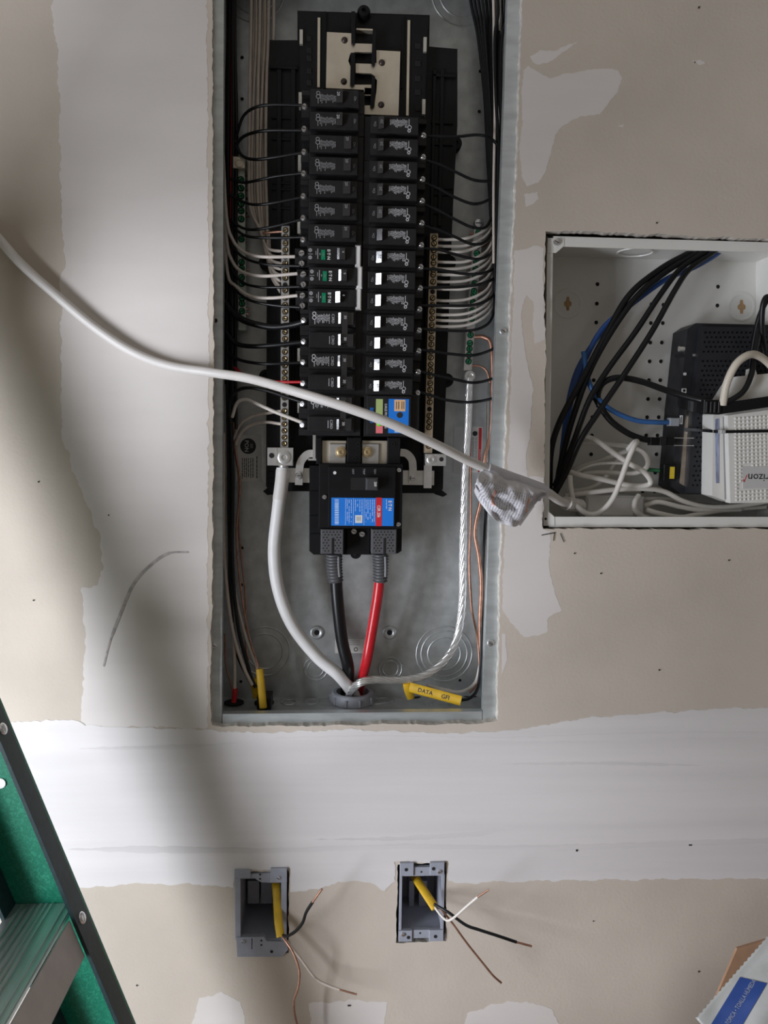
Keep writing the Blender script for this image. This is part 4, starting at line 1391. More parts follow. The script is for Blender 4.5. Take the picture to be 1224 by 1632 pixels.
obj('chrome_strip', G().pprism([(1094, 652), (1102, 652), (1097, 778), (1083, 770)], .0495, .053), mat('chrome strip', (.72, .66, .60), .12, .95, var=.25, vscale=40), rt)
c0, c1 = P(1100, 556, .056), P(1082, 556, .056)
obj('coax_port', G().cyl(c1, c0, 4.4 * S(.056), 12), M_ALU, rt, 40)
obj('antenna_port', G().cyl(P(1075, 567, .056), P(1112, 566, .056), 2.6 * S(.056), 10), M_RTR, rt, 40)
obj('antenna_ring', G().cyl(P(1103, 566, .0535), P(1111, 566, .0535), 2.8 * S(.06), 10), M_ALU, rt, 40)
for x0, y0, x1, y1 in ((1087, 619, 1094, 626), (1090, 594, 1094, 598), (1084, 662, 1088, 676)):
    o = obj('network_port', G().rect(x0, y0, x1, y1, .0505, .053), M_WHT, rt)
    obj('port_opening', G().rect(x0 + 1.5, y0 + 1.5, x1 - 1.5, y1 - 1.5, .0502, .051), M_VOID, o)

# ---- white modem with dimpled face
M_MOD = mat('white modem plastic', (.72, .71, .67), .45, var=.02)
md = thing('modem', 'white studded modem strapped in front of the black router', 'modem', P(1200, 801, .03))
obj('shell', G().pprism([(1137, 661), (1175, 600), (1280, 590), (1280, 800), (1164, 801), (1135, 790)], .016, .044), M_MOD, md)
fc = obj('front_face', G().pprism([(1160, 662), (1280, 646), (1280, 800), (1164, 802)], .006, .018), M_MOD, md)
lb_ = obj('side_label', G().pprism([(1140, 668), (1146, 667), (1146, 770), (1141, 770)], .0154, .0165), mat('bluish label', (.30, .34, .50), .6, var=.4, vscale=250, stretch=(1, 1, .2)), md)
obj('side_groove', G().pprism([(1152, 664), (1154, 664), (1157, 796), (1155, 796)], .0154, .0165), M_PRINTG, md)
g = G(); k = S(.006)
for r in range(23):
    for q in range(16):
        x = 1172 + q * 6.6 + r * .08
        y = 667 + r * 5.9 - q * .45
        if x > 1180 and 742 < y < 779: continue
        g.lathe(P(x, y, .006), (0, -1, 0), [(2.3 * k, -.0002), (1.7 * k, .0012), (0, .0016)], 6)
obj('studs', g, M_MOD, fc, kind='stuff')
obj('name_plate', G().pprism([(1183, 744), (1280, 741), (1280, 777), (1184, 779)], .0054, .0065), mat('grey plate', (.56, .555, .54), .5), fc)
v2, fs = text_geo('verizon', 12.5 * S(.005), .01, 'RIGHT')
c = P(1191.5, 760.5, .0052)
g = G().add([Vector((c.x - v.x, c.y, c.z - v.y)) for v in v2], fs)
obj('lettering', g, M_INK, fc)
g = G()
for a, b in (((1186, 768), (1190.5, 757)), ((1186, 768), (1184.6, 764))):
    pa, pb = P(*a, .0052), P(*b, .0052)
    nn = Vector((-(pb - pa).z, 0, (pb - pa).x)).normalized() * .0005
    g.add([pa - nn, pb - nn, pb + nn, pa + nn], [(0, 1, 2, 3)])
obj('check_mark', g, M_RED, fc)
obj('tab', G().pprism([(1194, 600), (1196, 588), (1203, 585), (1207, 598)], .02, .03), M_MOD, md)


def flat_strap(name, label, pix, w, th, matl, cat):
    pts = path(pix, 6)
    g = G()
    h = w / 2 * S(pix[0][2])
    vs_, f = [], []
    for p in pts:
        vs_ += [p + Vector((0, 0, -h)), p + Vector((0, 0, h)), p + Vector((0, th, h)), p + Vector((0, th, -h))]
    for i in range(len(pts) - 1):
        for q in range(4):
            r = (q + 1) % 4
            f.append((4 * i + q, 4 * i + 4 + q, 4 * i + 4 + r, 4 * i + r))
    f += [(0, 1, 2, 3), tuple(4 * (len(pts) - 1) + q for q in (3, 2, 1, 0))]
    g.add(vs_, f)
    return g


g = flat_strap('', '', [(1081, 640, .048), (1105, 648, .040), (1140, 652, .012), (1165, 649, .003), (1280, 632, .003)], 17, .0015, None, None)
t = thing('strap', 'wide black strap with buckle round router and modem', 'strap', P(1165, 657, .003))
obj('webbing', g, M_BLK, t)
bk = obj('buckle', G().rect(1122, 637, 1152, 660, .004, .012, .001), M_BLK, t)
for x in (1125, 1132, 1138, 1145): obj('buckle_bar', G().rect(x, 640, x + 4, 658, .0020, .004, .0006), M_BLK2, bk)
g = flat_strap('', '', [(1090, 684, .046), (1120, 686, .030), (1145, 688, .010), (1165, 688, .004), (1280, 686, .004)], 4.6, .001, None, None)
t = thing('cable_tie', 'thin black cable tie round router and modem', 'cable tie', P(1155, 690, .01))
obj('tie_band', g, M_BLK, t)
obj('tie_head', G().rect(1149, 685, 1157, 691, .003, .010, .0006), mat('clear tie head', (.45, .45, .44), .3), t)

# ---- cables of the wiring box
def cab(name, label, pix, rpx, matl, group=None, cat='cable', per=8, n=10):
    return wire(name, label, pix, rpx, matl, cat=cat, group=group, per=per, n=n)


GB = 'black cables entering the wiring box from the top'
cab('black_cable', 'outermost black cable sweeping from box top to lower left corner', [(1125, 372, .06), (1106, 398, .055), (1055, 427, .05), (1003, 470, .046), (962, 540, .042), (925, 610, .04), (893, 670, .04), (878, 720, .05), (876, 780, .07)], 5.0, M_WBLK, GB)
cab('black_cable', 'second black cable from the left in the sweeping bundle', [(1135, 372, .06), (1116, 399, .054), (1066, 430, .048), (1022, 465, .044), (985, 512, .042), (945, 580, .042), (918, 650, .045), (898, 720, .055), (884, 790, .07)], 5.0, M_WBLK, GB)
cab('black_cable', 'third black cable from the left in the sweeping bundle', [(1145, 372, .055), (1126, 399, .05), (1085, 428, .045), (1052, 470, .04), (1012, 530, .036), (968, 590, .034), (938, 640, .036), (912, 710, .045), (884, 775, .06)], 4.6, M_WBLK, GB)
cab('black_cable', 'rightmost black cable of the sweeping bundle', [(1158, 372, .055), (1140, 399, .05), (1100, 428, .042), (1076, 462, .036), (1038, 530, .030), (994, 598, .026), (955, 655, .026), (926, 700, .03), (904, 750, .04), (880, 795, .05)], 4.6, M_WBLK, GB)
cab('blue_cable', 'blue cable running among the black sweeping bundle', [(1172, 372, .064), (1148, 400, .06), (1110, 424, .058), (1060, 446, .058), (1005, 486, .058), (962, 522, .056), (935, 568, .056), (915, 620, .056), (900, 690, .06), (892, 760, .07)], 4.4, mat('blue cable', (.025, .085, .30), .4), cat='network cable')
cab('blue_cable', 'blue cable peeking out left of the black bundle', [(975, 510, .07), (945, 548, .07), (920, 590, .068), (906, 640, .068), (898, 700, .07), (895, 760, .076)], 4.0, mat('blue cable', (.025, .085, .30), .4), cat='network cable')
t = thing('network_cable', 'blue network cable curving across to the clear plug on the router', 'network cable', P(1000, 670, .05))
obj('jacket', G().tube(path([(930, 560, .05), (936, 600, .048), (948, 628, .046), (972, 652, .046), (1010, 669, .048), (1045, 673, .05), (1072, 673, .054)], 8), 4.0 * S(.05), 10), mat('light blue cable', (.035, .13, .36), .4), t, 50)
obj('plug', G().rect(1068, 666, 1083, 679, .048, .058, .0008), mat('clear plug', (.55, .58, .62), .15, alpha=.55), t)
t = thing('black_cable', 'black cable looping across to the strap buckle', 'cable', P(960, 640, .04))
obj('jacket', G().tube(path([(955, 648, .05), (953, 628, .045), (962, 610, .04), (985, 602, .038), (1022, 608, .036), (1070, 625, .032), (1110, 636, .020), (1132, 641, .010)], 8), 5.0 * S(.035), 10), M_WBLK, t, 50)
t = thing('display_cable', 'black cable with flat plug curving under the blue network cable', 'cable', P(1000, 705, .05))
obj('jacket', G().tube(path([(948, 632, .05), (958, 650, .046), (975, 672, .044), (1000, 690, .044), (1022, 699, .046), (1042, 703, .047)], 8), 5.0 * S(.045), 10), M_WBLK, t, 50)
obj('plug', G().rect(1037, 697, 1075, 710, .042, .052, .001), M_BLK, t)
obj('plug_edge', G().rect(1052, 696, 1062, 709.5, .0405, .043, .0005), M_BLK2, t)
for y in (697.5, 709.5): obj('plug_shell', G().rect(1062, y, 1106, y + 1, .0435, .0445), M_ALU, t)
t = thing('green_plug_cable', 'green cable end in a black plug with yellow latch', 'cable', P(1060, 766, .05))
obj('jacket', G().tube(path([(1028, 748, .07), (1040, 749, .066), (1060, 751, .058)], 6), 3.2 * S(.06), 8), mat('green cable', (.02, .17, .06), .4), t, 50)
obj('plug', G().rect(1058, 740, 1078, 766, .046, .058, .0008), M_BLK, t)
obj('latch', G().rect(1068, 744, 1075, 763, .0450, .0465), mat('yellow latch', (.62, .45, .03), .5), t)
cab('white_cable', 'cream cable looping over the top of the modem', [(1152, 645, .004), (1158, 612, -.004), (1172, 582, -.008), (1190, 567, -.006), (1206, 566, 0), (1226, 580, .008), (1250, 610, .012)], 6.2, mat('cream cable', (.66, .60, .50), .45))
cab('black_cable', 'black cable curving below the cream loop to the buckle', [(1212, 520, .03), (1203, 560, .014), (1198, 595, .006), (1186, 622, .001), (1168, 636, .002), (1152, 642, .004)], 4.6, M_WBLK)
cab('black_cable', 'black cable hooking over the router top at the photo edge', [(1240, 500, .02), (1226, 474, .015), (1217, 482, .015), (1214, 515, .02), (1218, 560, .03), (1226, 600, .03)], 4.6, M_WBLK)
cab('black_cable', 'black cable dropping inside the hooked one at the photo edge', [(1222, 478, .026), (1212, 500, .03), (1204, 530, .034), (1196, 580, .036), (1192, 612, .03)], 4.2, M_WBLK)
GW = 'white cables coiled in the lower corner of the wiring box'
M_WC = mat('white coiled cable', (.66, .63, .58), .45, var=.03)
coil = [
    ('highest white strand slanting down to the right', [(900, 712, .06), (928, 697, .055), (950, 702, .048), (978, 722, .042), (1002, 738, .036), (1026, 752, .034), (1037, 768, .036), (1026, 774, .04), (1000, 773, .044), (960, 764, .046), (925, 757, .048), (902, 750, .052)], 4.4),
    ('white strand with the upright bend at the coil centre', [(908, 758, .04), (910, 780, .036), (916, 802, .032), (935, 818, .028), (955, 817, .024), (975, 797, .02), (988, 768, .016), (1000, 735, .014), (1010, 712, .014), (1015, 704, .02), (1010, 706, .03), (1001, 716, .04)], 4.4),
    ('white strand running flat along the bottom of the coil', [(900, 790, .05), (940, 785, .046), (985, 780, .044), (1030, 779, .044), (1060, 784, .05), (1090, 799, .05), (1130, 808, .05), (1180, 806, .045), (1240, 796, .045)], 4.2),
    ('white strand forming the right-hand loop of the coil', [(905, 706, .066), (950, 706, .062), (1000, 711, .058), (1024, 720, .054), (1033, 736, .054), (1027, 748, .056), (1005, 755, .058), (965, 753, .06), (928, 754, .062)], 4.2),
    ('faint white strand rising from left to the coil top', [(905, 756, .075), (925, 744, .072), (960, 733, .07), (990, 722, .068), (1003, 717, .066), (1010, 714, .066)], 4.4),
    ('thin white strand arching through the coil', [(912, 758, .058), (930, 746, .056), (955, 739, .056), (990, 738, .056), (1010, 742, .056)], 2.6),
    ('lowest white strand hooking up at the coil left', [(902, 782, .06), (925, 781, .058), (945, 775, .056), (962, 764, .06), (975, 745, .064), (988, 730, .068)], 3.8),
    ('white strand bending down beside the power block', [(1018, 790, .04), (1012, 800, .034), (1012, 812, .034), (1022, 822, .04), (1036, 826, .05)], 4.4),
    ('white strand in the flat tied bunch under the router', [(1028, 806, .05), (1050, 800, .048), (1085, 808, .048), (1120, 813, .05), (1180, 812, .055)], 4.0),
    ('lower white strand of the tied bunch under the router', [(1030, 812, .045), (1050, 818, .043), (1085, 824, .045), (1110, 820, .05), (1160, 812, .055), (1220, 808, .06)], 4.0),
    ('white strand at the rear of the tied bunch', [(1022, 796, .07), (1060, 795, .068), (1110, 803, .066), (1170, 809, .066), (1240, 802, .066)], 3.6),
]
for lab, pts, r in coil: cab('white_cable', lab, pts, r, M_WC, GW)
pb = thing('power_block', 'white power block lying at the bottom of the wiring box', 'power adapter', P(975, 822, .07))
obj('case', G().rect(934, 790, 1012, 824, .058, .09, .003), M_WHT, pb)
obj('end_cap', G().rect(1012, 792, 1028, 822, .062, .088, .003), M_WHT, pb)

# ------------------------------------------------------------------ white cord across the panel with its paper tag
ct_ = thing('extension_cord', 'long white cord crossing in front of the panel into the wiring box', 'cord', P(560, 700, -.05))
cpix = [(-60, 325, -.012), (-8, 374, -.012), (34, 421, -.012), (90, 471, -.011), (150, 521, -.010), (210, 560, -.009), (270, 583, -.010), (338, 594, -.022), (400, 604, -.05), (480, 627, -.085), (560, 652, -.10), (630, 678, -.10), (700, 711, -.085),
        (750, 736, -.065), (800, 757, -.045), (850, 775, -.024), (872, 784, -.012), (890, 797, .010), (904, 803, .030), (914, 804, .040)]
cp = path(cpix, 8)
obj('jacket', G().tube(cp, .0051, 14), M_CORD, ct_, 60)
pl_ = path([(902, 802, .028), (912, 804, .038), (926, 806, .05)], 8)
obj('plug_grip', G().tube(pl_, [.0075 + (.0012 if i % 3 == 0 else 0) for i in range(len(pl_))], 12), M_CORD, ct_, 30)

M_TAG = bpy.data.materials.new('printed paper tag')
M_TAG.use_nodes = True
nt = M_TAG.node_tree
b = nt.nodes['Principled BSDF']
b.inputs['Roughness'].default_value = .6
uvn = nt.nodes.new('ShaderNodeUVMap'); uvn.uv_map = 'UVMap'
sep = nt.nodes.new('ShaderNodeSeparateXYZ')
nt.links.new(uvn.outputs[0], sep.inputs[0])


def mth(op, a, bb=None):
    n = nt.nodes.new('ShaderNodeMath'); n.operation = op
    for i, v in enumerate((a, bb)):
        if v is None: continue
        if isinstance(v, (int, float)): n.inputs[i].default_value = v
        else: nt.links.new(v, n.inputs[i])
    return n.outputs[0]


U, V = sep.outputs[0], sep.outputs[1]
lines = mth('LESS_THAN', mth('FRACT', mth('MULTIPLY', mth('ADD', U, mth('MULTIPLY', V, .12)), 34)), .36)
nn_ = nt.nodes.new('ShaderNodeTexNoise'); nn_.inputs['Scale'].default_value = 1.0
mpv = nt.nodes.new('ShaderNodeMapping'); mpv.inputs['Scale'].default_value = (26, 55, 1)
nt.links.new(uvn.outputs[0], mpv.inputs[0]); nt.links.new(mpv.outputs[0], nn_.inputs['Vector'])
words_ = mth('GREATER_THAN', nn_.outputs[0], .44)
inside = mth('MULTIPLY', mth('GREATER_THAN', V, .22), mth('LESS_THAN', V, .93))
inside2 = mth('MULTIPLY', mth('GREATER_THAN', U, .06), mth('LESS_THAN', U, .95))
ink = mth('MULTIPLY', mth('MULTIPLY', lines, words_), mth('MULTIPLY', inside, inside2))
redz = mth('MULTIPLY', mth('LESS_THAN', mth('ABSOLUTE', mth('SUBTRACT', mth('FRACT', mth('MULTIPLY', U, 2.4)), .62)), .045), mth('MULTIPLY', mth('GREATER_THAN', V, .35), mth('LESS_THAN', V, .75)))
m1 = nt.nodes.new('ShaderNodeMix'); m1.data_type = 'RGBA'
m1.inputs['A'].default_value = (.72, .71, .74, 1); m1.inputs['B'].default_value = (.30, .30, .36, 1)
nt.links.new(ink, m1.inputs['Factor'])
m2 = nt.nodes.new('ShaderNodeMix'); m2.data_type = 'RGBA'
nt.links.new(m1.outputs['Result'], m2.inputs['A']); m2.inputs['B'].default_value = (.72, .40, .33, 1)
nt.links.new(redz, m2.inputs['Factor']); nt.links.new(m2.outputs['Result'], b.inputs['Base Color'])

tg = thing('paper_tag', 'crumpled white warning tag wrapped round the white cord', 'tag', P(810, 835, -.04))
# hanging sheet: upper edge on the cord, lower edge as in the photo
top = [(768, 747, -.062), (788, 754, -.054), (808, 761, -.046), (830, 769, -.038), (850, 776, -.030), (866, 782, -.022)]
bot = [(757, 784, -.060), (777, 818, -.056), (798, 833, -.050), (824, 836, -.040), (842, 814, -.026), (858, 796, -.016)]
tp, bp_ = smooth_path([P(*q) for q in top], 8), smooth_path([P(*q) for q in bot], 8)
nu, nv = len(tp), 18
g = G(); vs_ = []; uvs = []
for i in range(nu):
    for j in range(nv):
        u_, v_ = i / (nu - 1), j / (nv - 1)
        p = tp[i].lerp(bp_[i], v_)
        bulge = -.012 * math.sin(math.pi * min(1, v_ * 1.1)) - .006 * math.sin(u_ * 9 + v_ * 4) * v_ - .010 * noise.noise(Vector((u_ * 6, v_ * 5, 1.5))) - .004 * abs(noise.noise(Vector((u_ * 15, v_ * 12, 4.5))))
        side = (.006 * math.sin(math.pi * v_) * (-(1 - u_) + .5 * u_))
        p = p + Vector((side, bulge - .005, .004 * noise.noise(Vector((u_ * 6, v_ * 3, 7))) * v_))
        vs_.append(p); uvs.append((u_, v_))
fs = [(i * nv + j, i * nv + j + 1, (i + 1) * nv + j + 1, (i + 1) * nv + j) for i in range(nu - 1) for j in range(nv - 1)]
g.add(vs_, fs)
sh = obj('sheet', g, M_TAG, tg, 60)
uvl = sh.data.uv_layers.new(name='UVMap')
for li, lp_ in enumerate(sh.data.loops): uvl.data[li].uv = uvs[lp_.vertex_index]
md_ = sh.modifiers.new('thickness', 'SOLIDIFY'); md_.thickness = .0003
# the second leaf behind it
g = G().add([P(828, 800, -.036), P(852, 806, -.018), P(829, 838, -.020), P(812, 828, -.034)], [(0, 1, 2, 3)])
lf = obj('rear_leaf', g, mat('plain tag paper', (.72, .71, .74), .6), tg)
md_ = lf.modifiers.new('thickness', 'SOLIDIFY'); md_.thickness = .0004
i0 = min(range(len(cp)), key=lambda i: (cp[i] - P(772, 748, -.056)).length)
i1 = min(range(len(cp)), key=lambda i: (cp[i] - P(868, 783, -.015)).length)
obj('clear_sleeve', G().tube(cp[i0:i1 + 1], .0074, 14), mat('tag sleeve', (.66, .66, .72), .3, var=.06, vscale=60), tg, 60)

# ------------------------------------------------------------------ outlet boxes
M_BOXG = mat('grey outlet box', (.33, .345, .40), .5, var=.05, vscale=80, bump=.0001, bscale=300)


def shell(parent, x0, y0, x1, y1, th, d0, d1):
    """four walls and a back of an open plastic box (pixels of its inner opening)"""
    obj('box_back', G().rect(x0 - th, y0 - th, x1 + th, y1 + th, d1, d1 + .002), M_BOXG, parent)
    for a in ((x0 - th, y0 - th, x0, y1 + th), (x1, y0 - th, x1 + th, y1 + th), (x0, y0 - th, x1, y0), (x0, y1, x1, y1 + th)):
        obj('box_wall', G().rect(*a, d0, d1), M_BOXG, parent)


ME_BS = screw_mesh(.0027, .0022, M_ZINC)
ob = thing('outlet_box', 'grey plastic outlet box under the panel, the left one, with chamfered bottom plate', 'outlet box', P(417, 1525, .03))
shell(ob, 383, 1400, 449, 1496, 3.5, .000, .072)
obj('front_rim', G().rect(374.5, 1390, 383.5, 1498, -.003, .001, .0004), M_BOXG, ob)
obj('front_rim', G().rect(448, 1390, 457, 1512, -.003, .001, .0004), M_BOXG, ob)
a = obj('ear', G().rect(373.5, 1387.5, 399.5, 1400, -.004, .001, .0005), M_BOXG, ob)
a = obj('ear', G().rect(431, 1384.5, 457.5, 1407, -.004, .001, .0005), M_BOXG, ob)
inst('screw', ME_BS, a, P(443.5, 1399, -.004) - ORG[a.name], (0, .4, 0))
a = obj('device_bracket', G().pprism([(399, 1394), (432, 1391), (432, 1407), (416, 1406), (409, 1402), (405, 1398), (399, 1398)], -.002, .003), M_BOXG, ob)
for y in (1393.8, 1400.5): hole(a, 414.5, y, -.002, 1.5, 'screw_hole', False)
a = obj('bottom_plate', G().pprism([(376.5, 1494), (421, 1493), (425, 1500), (457, 1501), (459, 1514), (451, 1523), (449, 1525), (378, 1525)], -.004, .002), M_BOXG, ob)
inst('screw', ME_BS, a, P(387.5, 1500.5, -.004) - ORG[a.name])
for x, y, r in ((416.5, 1499, 1.6), (416.5, 1506, 1.6), (433, 1516.5, 2.6)): hole(a, x, y, -.004, r, 'screw_hole', False)
obj('plate_seam', G().rect(401, 1496, 402, 1513, -.0043, -.0038), M_VOID, a)
obj('inner_clamp', G().rect(395, 1404, 413, 1440, .050, .072), M_BOXG, ob)
obj('inner_clamp', G().rect(416, 1404, 434, 1440, .050, .072), M_BOXG, ob)
ob2 = thing('outlet_box', 'grey plastic outlet box under the panel, the right one, with four corner ears', 'outlet box', P(671, 1502, .03))
shell(ob2, 639.5, 1396, 704, 1483, 3.2, .000, .072)
obj('front_rim', G().rect(636.5, 1392, 640.5, 1490, -.002, .001, .0003), M_BOXG, ob2)
obj('front_rim', G().rect(703, 1392, 708, 1490, -.002, .001, .0003), M_BOXG, ob2)
for x0, y0, x1, y1, hx, sx_ in ((637.5, 1376, 659.5, 1396.5, (647.5, 1386), None), (685.5, 1375, 708.5, 1395.5, (691, 1384.5), (700, 1389)), (635.5, 1483.5, 657, 1501, (651, 1494), (642, 1489)), (684, 1482.5, 707, 1500.5, (694, 1492.5), None)):
    a = obj('ear', G().rect(x0, y0, x1, y1, -.004, .001, .0005), M_BOXG, ob2)
    hole(a, hx[0], hx[1], -.004, 3.0, 'screw_hole', False)
    if sx_: inst('screw', ME_BS, a, P(*sx_, -.004) - ORG[a.name])
a = obj('device_bracket', G().rect(659, 1382, 686, 1395.5, -.002, .003), M_BOXG, ob2)
hole(a, 671.5, 1389.5, -.002, 1.6, 'screw_hole', False)
a = obj('device_bracket', G().rect(656, 1482, 685, 1495, -.002, .003), M_BOXG, ob2)
hole(a, 669.5, 1487, -.002, 1.6, 'screw_hole', False)
obj('inner_clamp', G().rect(652, 1404, 660, 1448, .050, .072), M_BOXG, ob2)
obj('inner_clamp', G().rect(668, 1404, 680, 1448, .050, .072), M_BOXG, ob2)


def outlet_cable(label, sheath, conductors, w):
    t = thing('outlet_cable', label, 'cable', P(*sheath[-1]))
    pts = path(sheath, 8)
    obj('sheath', G().tube(pts, w * S(0), 12, flat=(1, .5), up=Vector((1, 0, .2))), M_YEL, t, 50)
    for nm, pts_, r, m_, tip in conductors:
        o = obj(nm, G().tube(path(pts_, 8), r * S(0), 8), m_, t, 60)
        if tip: obj('bare_end', G().tube(path([pts_[-1], tip], 4), r * .72 * S(0), 8), M_COPP, o, 60)


outlet_cable('yellow cable with black, white and copper conductors spreading from the left outlet box',
             [(438, 1398, .030), (440, 1412, .012), (442, 1440, .002), (444, 1470, -.012), (447.5, 1493, -.022)],
             [('black_wire', [(447, 1488, -.018), (456, 1492, -.026), (470, 1485, -.034), (482, 1471, -.04), (488, 1454, -.044), (498, 1438, -.048)], 2.6, M_WBLK, (513, 1417, -.052)),
              ('copper_wire', [(446, 1488, -.018), (456, 1501, -.026), (468, 1520, -.034), (477, 1548, -.04), (475, 1574, -.042), (468.5, 1595, -.04), (470, 1618, -.036), (478, 1650, -.03)], 1.9, M_COPP, None),
              ('white_wire', [(448, 1490, -.016), (460, 1504, -.018), (480, 1529, -.02), (502, 1558, -.022), (522, 1570, -.024), (541, 1577, -.026)], 2.1, M_WTAN, (569, 1585, -.03))], 7.0)
outlet_cable('yellow cable with black, white and copper conductors spreading from the right outlet box',
             [(652, 1378, .040), (661, 1396, .022), (670, 1411, .004), (683, 1431, -.012), (694, 1448, -.024)],
             [('black_wire', [(692, 1441, -.022), (702, 1447, -.028), (716, 1455, -.034), (742, 1474, -.042), (764, 1482, -.046), (792, 1491, -.05), (823, 1501.5, -.052)], 2.5, M_WBLK, (847.5, 1508, -.054)),
              ('white_wire', [(693, 1446, -.024), (703, 1459, -.032), (713, 1467, -.038), (724, 1462, -.042), (742, 1446, -.046), (761.5, 1429.5, -.05)], 2.1, M_WWHT, (779, 1418, -.052)),
              ('copper_wire', [(694, 1443, -.022), (705, 1452, -.028), (720, 1470, -.032), (744, 1503, -.036), (772, 1538, -.04), (786, 1555, -.042), (799, 1566.5, -.042)], 1.8, M_COPP, None)], 7.2)

# ------------------------------------------------------------------ stepladder
M_FIB = bpy.data.materials.new('green fibreglass')
M_FIB.use_nodes = True
nt = M_FIB.node_tree
b = nt.nodes['Principled BSDF']
b.inputs['Roughness'].default_value = .38
ge = nt.nodes.new('ShaderNodeNewGeometry')
no = nt.nodes.new('ShaderNodeTexNoise'); no.inputs['Scale'].default_value = 330; no.inputs['Detail'].default_value = 5; no.inputs['Distortion'].default_value = 1.2
nt.links.new(ge.outputs['Position'], no.inputs['Vector'])
cr = nt.nodes.new('ShaderNodeValToRGB')
cr.color_ramp.elements[0].position = .46; cr.color_ramp.elements[0].color = (.0, .13, .072, 1)
cr.color_ramp.elements[1].position = .66; cr.color_ramp.elements[1].color = (.015, .21, .12, 1)
nt.links.new(no.outputs[0], cr.inputs[0]); nt.links.new(cr.outputs[0], b.inputs['Base Color'])
M_FIB_SHADE = mat('shaded green fibreglass', (.012, .030, .034), .4, var=.2, vscale=120)  # darker copy of the rail green, the flanges' shade painted into the colour
M_STEP = mat('aluminium tread', (.62, .63, .63), .30, .85, var=.10, vscale=60, stretch=(4, .2, 1))
YR = -.13
A, B = P(0, 1111, YR), P(217, 1632, YR)
ax = (A - B).normalized()                    # up along the rail
pr = Vector((ax.z, 0, -ax.x))                # to the right, across the rail
zfl = 0.0
foot = B + ax * ((zfl + .012 - B.z) / ax.z)
topz = 1.48
tip = B + ax * ((topz - B.z) / ax.z)
lad = thing('stepladder', 'green fibreglass stepladder with aluminium treads at the lower left', 'ladder', Vector((foot.x - .35, YR - .23, 0)))


def slab(p0, p1, across, depth, matl, name, parent, a0, a1, b0, b1):
    """bar from p0 to p1 whose section spans a0..a1 along 'across' and b0..b1 along 'depth'"""
    g = G()
    vs_ = []
    for p in (p0, p1):
        for a_, b_ in ((a0, b0), (a1, b0), (a1, b1), (a0, b1)): vs_.append(p + across * a_ + depth * b_)
    g.add(vs_, [(3, 2, 1, 0), (4, 5, 6, 7), (0, 1, 5, 4), (1, 2, 6, 5), (2, 3, 7, 6), (3, 0, 4, 7)])
    return obj(name, g, matl, parent)


def rail(f, t_, ydir, nm, right):
    """channel rail: web plus two flanges that point along ydir"""
    dv = Vector((0, ydir, 0))
    o = slab(f, t_, right, dv, M_FIB, nm, lad, -.066, 0, 0, .004)
    slab(f, t_, right, dv, M_FIB_SHADE, 'front_flange', o, -.0035, 0, .004, .030)
    slab(f, t_, right, dv, M_FIB_SHADE, 'back_flange', o, -.066, -.0625, .004, .030)
    return o


LW = .44
far = rail(foot, tip, -1, 'front_rail', pr)
near = rail(foot + Vector((0, -LW, 0)), tip + Vector((0, -LW, 0)), 1, 'front_rail', pr)
# rear rails lean the other way
rt_ = tip + pr * -.075
rf = Vector((rt_.x - .30, rt_.y, .012))
ax2 = (rt_ - rf).normalized(); pr2 = Vector((ax2.z, 0, -ax2.x))
for off, yd in ((0, -1), (-LW, 1)):
    f_, t2 = rf + Vector((0, off, 0)), rt_ + Vector((0, off, 0))
    o = slab(f_, t2, pr2, Vector((0, yd, 0)), M_FIB, 'rear_rail', lad, -.045, 0, 0, .02)
for z in (.35, .75, 1.15):
    p = rf + ax2 * ((z - rf.z) / ax2.z)
    obj('rear_brace', G().box(p.x - .03, p.x - .01, p.y - LW, p.y, z - .01, z + .01), M_ALU, lad)
obj('top_cap', G().box(tip.x - .17, tip.x + .01, YR - LW - .02, YR + .02, topz - .02, topz + .02, .004), mat('green cap', (.0, .14, .08), .45), lad)
ZT = P(60, 1436, YR).z
step_d = .083
zs = [ZT + k_ * .305 for k_ in (-2, -1, 0, 1, 2)]
for z in zs:
    if z < .1 or z > 1.38: continue
    pc = B + ax * ((z - B.z) / ax.z)
    xr, xl = pc.x - .002, pc.x - .068
    st = obj('step', G().box(xl, xr - .006, YR - LW + .004, YR - .0045, z - .004, z), M_STEP, lad)
    # front skirt parallel to the rail
    q = pr * -.0045
    g = G()
    lo_ = ax * -.040
    v = []
    for y in (YR - LW + .031, YR - .031):
        for o_, w_ in ((Vector((0, 0, 0)), 0), (lo_, 0), (lo_, -.002), (Vector((0, 0, 0)), -.002)):
            p = Vector((pc.x, y, z)) + q + o_ + pr * w_
            v.append(p)
    g.add(v, [(0, 1, 2, 3), (7, 6, 5, 4), (0, 4, 5, 1), (1, 5, 6, 2), (2, 6, 7, 3), (3, 7, 4, 0)])
    obj('step_skirt', g, mat('dull aluminium skirt', (.48, .45, .43), .5, .3, var=.06), st)
    for i, fr in enumerate((.10, .20, .30, .40, .48, .56, .76, .86)):
        x = xl + (xr - xl) * fr
        obj('tread_ridge', G().box(x, x + .0022, YR - LW + .006, YR - .006, z, z + .0013), M_STEP, st)
ME_RV = screw_mesh(.006, .002, M_ZINC, False)
fl = [c_ for c_ in far.children if c_.name.startswith('front_flange')][0]
for px, py in ((9, 1160), (135.5, 1461)):
    c = P(px, py, YR - .017)
    t_ = ((c - B).dot(ax))
    c = B + ax * t_ + Vector((0, -.017, 0)) + pr * .0004
    g = G().lathe(c, pr, [(.0062, -.0006), (.006, .0006), (.004, .0018), (0, .0022)], 16)
    obj('rivet', g, M_ZINC, fl, 50)
c = P(1, 1248, YR - .004)
obj('hole_grommet', G().lathe(c, (0, -1, 0), [(.0052, -.0003), (.0052, .0012), (0, .0014)], 16), M_WHT, far, 50)
